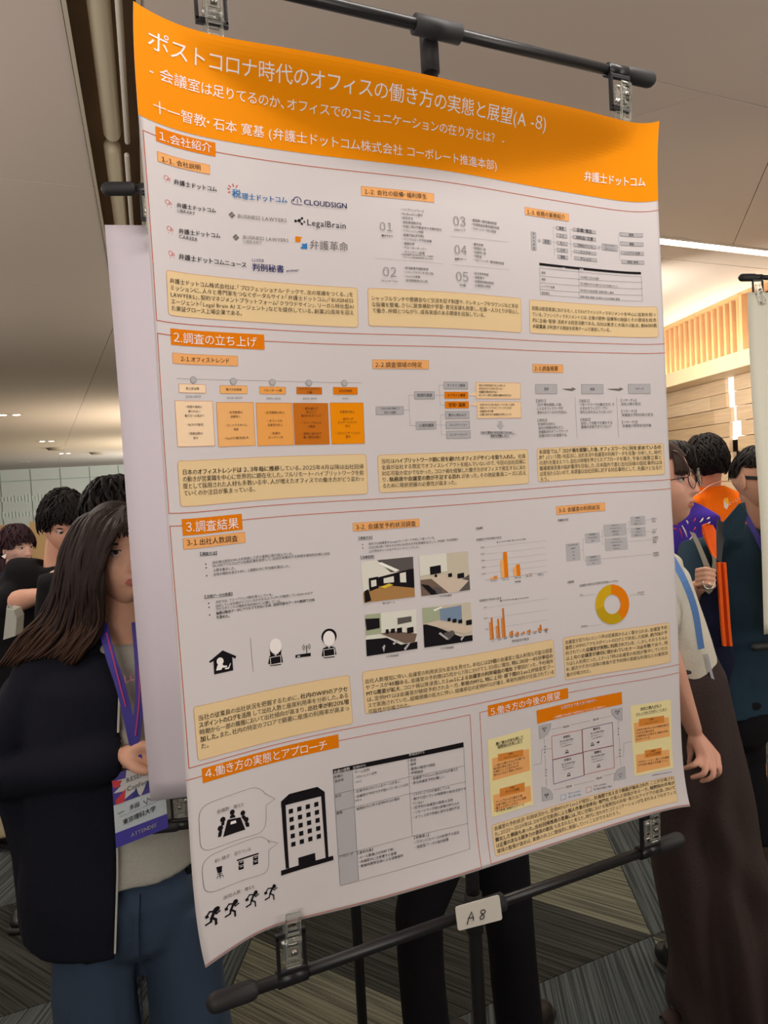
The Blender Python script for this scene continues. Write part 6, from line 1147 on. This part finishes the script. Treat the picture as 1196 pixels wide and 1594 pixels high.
# ---------- man in the dark teal blazer
P = lambda x, y, d: at(x, y, d + .22)
fp_ = floor_pt
def floor_pt(px, py, d, z): return fp_(px, py, d + .18, z)
sk4 = skin('e', (212, 162, 136)); hc = P(1183, 744, 2.52); f4 = face_dir(24, -4); M4 = basis(f4); teal = cloth('teal_wool', (36, 56, 70), .12, 300)
J = dict(neck=P(1194, 822, 2.58), chest=P(1140, 900, 2.62), waist=P(1142, 1010, 2.64), hip=P(1148, 1085, 2.66), sh0=P(1080, 862, 2.52), sh1=P(1218, 872, 2.74), el0=P(1068, 935, 2.42), wr0=P(1090, 912, 2.28), el1=P(1226, 1000, 2.76), wr1=P(1220, 1090, 2.70), hp0=P(1132, 1100, 2.68), hp1=P(1166, 1100, 2.74))
J.update(kn0=floor_pt(1138, 1200, 2.70, .48), kn1=floor_pt(1168, 1200, 2.78, .48), an0=floor_pt(1134, 1300, 2.72, .08), an1=floor_pt(1180, 1300, 2.70, .08))
fk = [P(1086, 888 + i * 7.5, 2.215 + .002 * i) for i in range(4)]
mh = figure('person', 'man in dark teal blazer and dark glasses gripping grey straps', J, 'dark teal blazer', teal, cloth('black_trousers', (20, 19, 22)), sk4, head=(hc, M4, 1.05), hands=(((J['wr0'], fk, [P(1100, 885.5 + i * 7.5, 2.19) for i in range(4)], [P(1113, 888.5 + i * 7.2, 2.205) for i in range(4)], [P(1094, 912, 2.24), P(1104, 916, 2.20), P(1112, 912, 2.19)]), dict(r=.0076)), None), sleeve=.62, r=1.1, topfn=folds(.009, 15, 21), hem=.04, bodyvox=.0035, shoes=mat('brown_shoe', (54, 40, 32), rough=.5), facing=face_dir(10), legr=.86)
face_bits(mh, hc, M4, 1.05); hair_cap(mh, hc, M4, darkhair, 1.0, 31, fringe=.05, back=.0, side=.05, n=120, tuft=.006)
coll = MB(); coll.prism([P(1152, 784, 2.44), P(1160, 782, 2.46), P(1164, 800, 2.42), P(1156, 832, 2.40), P(1127, 838, 2.40), P(1128, 812, 2.42)], CAMF * .008); cc = coll.build('collar', teal, mh); coll = MB().prism([P(1149, 792, 2.47), P(1160, 785, 2.49), P(1156, 800, 2.47)], CAMF * .01).build('under_collar', blackc, mh)
ribbon([P(1160, 800, 2.47), P(1176, 830, 2.44), P(1190, 858, 2.43)], .02, mat('lanyard', (72, 60, 160)), 'inner_strap', mh)
gd = thing('glasses', 'thick black-framed glasses on the man in the teal blazer', 'glasses', hc + M4 @ Vector((0, .09, 0))); gk = mat('black_frame', (22, 20, 22), rough=.3)
for sx in (-1, 1):
    MB().box(tuple(hc + M4 @ Vector((sx * .081, .038, .006))), (.004, .09, .013), M4, .001).build('temple', gk, gd); Pt = [hc + M4 @ Vector((sx * .034 + .027 * max(-1, min(1, 1.25 * math.cos(t))), .094, .002 + .018 * max(-1, min(1, 1.25 * math.sin(t))))) for t in [i * PI / 10 for i in range(21)]]; MB().tube(Pt, .0024, 8, caps=False).build('rim', gk, gd)
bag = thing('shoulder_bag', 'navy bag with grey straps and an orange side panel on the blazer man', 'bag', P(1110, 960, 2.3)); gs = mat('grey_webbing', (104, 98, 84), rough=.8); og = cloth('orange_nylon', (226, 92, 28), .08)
ribbon([P(1078, 829, 2.38), P(1088, 850, 2.30), P(1100, 880, 2.21), P(1104, 892, 2.205)], .020, gs, 'strap', bag); ribbon([P(1109, 850, 2.34), P(1112, 870, 2.27), P(1112, 884, 2.22), P(1110, 896, 2.21)], .017, gs, 'strap', bag)
fl_ = MB(); fl_.prism([P(1095, 818, 2.36), P(1102, 815, 2.35), P(1110, 817, 2.35), P(1115, 826, 2.34), P(1116, 868, 2.28), P(1113, 872, 2.27), P(1104, 850, 2.31), P(1096, 832, 2.35)], CAMF * .012).build('orange_flap', og, bag)
ribbon([P(1122, 812, 2.46), P(1121, 836, 2.40), P(1118, 860, 2.34), P(1117, 874, 2.31)], .03, mat('dark_strap', (36, 38, 40), rough=.7), 'strap', bag, th=.004)
mb = MB(); n = 14
L_ = [(1118, 876), (1121, 930), (1124, 975), (1127, 1006)]; R_ = [(1131, 874), (1135, 920), (1138, 970), (1141, 1006)]
for a, b, off in ((0, .42, 0), (.42, .5, .012), (.5, 1, 0)):
    pass
def strip(fr0, fr1, dz, m, nm):
    Lq = [P(x + (X - x) * fr0, y, 2.24 + dz) for (x, y), (X, Y) in zip(L_, R_)]; Rq = [P(x + (X - x) * fr1, y, 2.24 + dz) for (x, y), (X, Y) in zip(L_, R_)]; V = [];
    for a, b in zip(Lq, Rq): V += [a, b, b + CAMF * .012, a + CAMF * .012]
    F = [(4 * i + a, 4 * i + (a + 1) % 4, 4 * i + 4 + (a + 1) % 4, 4 * i + 4 + a) for i in range(3) for a in range(4)] + [(3, 2, 1, 0), (12, 13, 14, 15)]; return obj(nm, V, F, m, bag)
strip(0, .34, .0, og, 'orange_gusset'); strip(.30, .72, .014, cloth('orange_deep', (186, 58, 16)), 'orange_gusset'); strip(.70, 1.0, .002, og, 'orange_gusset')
mb = MB(); mb.tube([P(1108, 912, 2.28), P(1108, 960, 2.30), P(1112, 1030, 2.34), P(1116, 1075, 2.36)], [(.03, .03), (.055, .04), (.07, .05), (.05, .04)], 20, ref=CAMR, dome=True); fuse('pouch', mb, cloth('navy_pouch', (26, 30, 54), .1), bag, .008, 4, folds(.006, 26, 17))
ring = thing('ring_hook', 'white metal ring and studs hanging under the blazer man\'s fist', 'ring', P(1104, 913, 2.17)); st_ = mat('bright_metal', (226, 222, 214), rough=.2, metal=.8)
MB().tube([P(1104 + 9 * math.cos(t), 907 + 10 * math.sin(t), 2.165) for t in [i * PI / 12 for i in range(-1, 14)]], .0022, 8).build('ring', st_, ring, True); MB().ell(P(1105, 909.5, 2.17), .0042).build('stud', st_, ring, True); MB().ell(P(1103.5, 917.5, 2.17), .0042).build('stud', st_, ring, True); MB().prism([P(1098, 912, 2.185), P(1109, 912, 2.185), P(1110, 920, 2.185), P(1104, 925, 2.185), P(1098, 920, 2.185)], CAMF * .004).build('tab', gs, ring)
P = lambda x, y, d: at(x, y, d + .2)
def floor_pt(px, py, d, z): return fp_(px, py, d + .2, z)
# ---------- orange T-shirt and purple T-shirt
orange_t = cloth('orange_shirt', (244, 112, 10), .05); fl = floor_pt(1122, 900, 3.35, 0); J, f, rt = skeleton(fl.x, fl.y, 172, 1.66); hc = P(1099, 716, 3.32)
J.update(neck=P(1104, 752, 3.34), sh0=P(1076, 778, 3.3), sh1=P(1150, 782, 3.34), chest=P(1112, 812, 3.35)); fo = face_dir(196, -14)
om = figure('person', 'person in bright orange tee shirt seen from behind', J, 'orange tee shirt', orange_t, blackc, sk2, head=(hc, basis(fo), 1.0), hands=((J['wr0'], Vector((0, 0, -1)), f, None), (J['wr1'], Vector((0, 0, -1)), f, None)), sleeve=.34, shoes=bshoe, facing=f, topr=1.05); hair_cap(om, hc, basis(fo), darkhair, 1.04, 41, fringe=.03, back=-.085, side=-.02, n=170, tuft=.010)
load_glyphs('エーリサ', True); wp = mat('white_print', (250, 238, 226)); print3('エーリサ', P(1134, 785, 3.10), P(1155, 775, 3.10), wp, om, 'back_lettering', Vector((0, 0, 1)), Vector((0, 0, 0)), True)
MB().prism([P(1127, 776, 3.12), P(1134, 775, 3.12), P(1135, 786, 3.12), P(1131, 784, 3.12)], CAMF * .002).build('back_logo', mat('yellow_print', (252, 196, 60)), om); MB().prism([P(1127, 778, 3.115), P(1130, 783, 3.115), P(1135, 786, 3.115), P(1132, 793, 3.115), P(1128, 790, 3.115)], CAMF * .002).build('back_logo', wp, om)
MB().tube(cat_rom([P(1088, 770, 3.25), P(1102, 758, 3.24), P(1116, 751, 3.24), P(1130, 749, 3.26)], 4), .003, 8).build('collar_trim', mat('pink_trim', (244, 176, 150)), om)
fl = floor_pt(1078, 900, 2.95, 0); J, f, rt = skeleton(fl.x, fl.y, 195, 1.60); hc = P(1050, 728, 2.96); J.update(neck=P(1050, 776, 2.96), sh0=P(1020, 812, 2.98), sh1=P(1096, 818, 2.88), chest=P(1060, 850, 2.92))
vio = cloth('violet_shirt', (72, 50, 160), .1); vm = figure('person', 'person in violet confetti-patterned tee shirt behind the woman with glasses', J, 'violet tee shirt', vio, blackc, sk2, head=(hc, basis(f), .96), hands=((J['wr0'], Vector((0, 0, -1)), f, None), (J['wr1'], Vector((0, 0, -1)), f, None)), sleeve=.36, shoes=bshoe, facing=f); hair_cap(vm, hc, basis(f), darkhair, .98, 51, back=-.09, n=120)
cf = [MB(), MB()]
for (a, b), (c, d), k in (((1090, 813), (1095, 806), 0), ((1101, 808), (1105, 805), 0), ((1101, 816), (1106, 812), 0), ((1062, 818), (1070, 836), 0), ((1069, 810), (1071, 816), 0), ((1058, 822), (1062, 838), 1), ((1048, 822), (1055, 825), 1), ((1080, 812), (1083, 806), 1), ((1080, 826), (1083, 820), 1), ((1074, 840), (1080, 832), 0), ((1050, 815), (1056, 818), 1)):
    cf[k].tube([P(a, b, 2.76), P((a + c) / 2 + 1, (b + d) / 2, 2.757), P(c, d, 2.76)], [.002, .0032, .001], 6)
cf[0].build('confetti_print', mat('white_print', (250, 238, 226)), vm); cf[1].build('confetti_print', mat('red_print', (206, 60, 90)), vm)
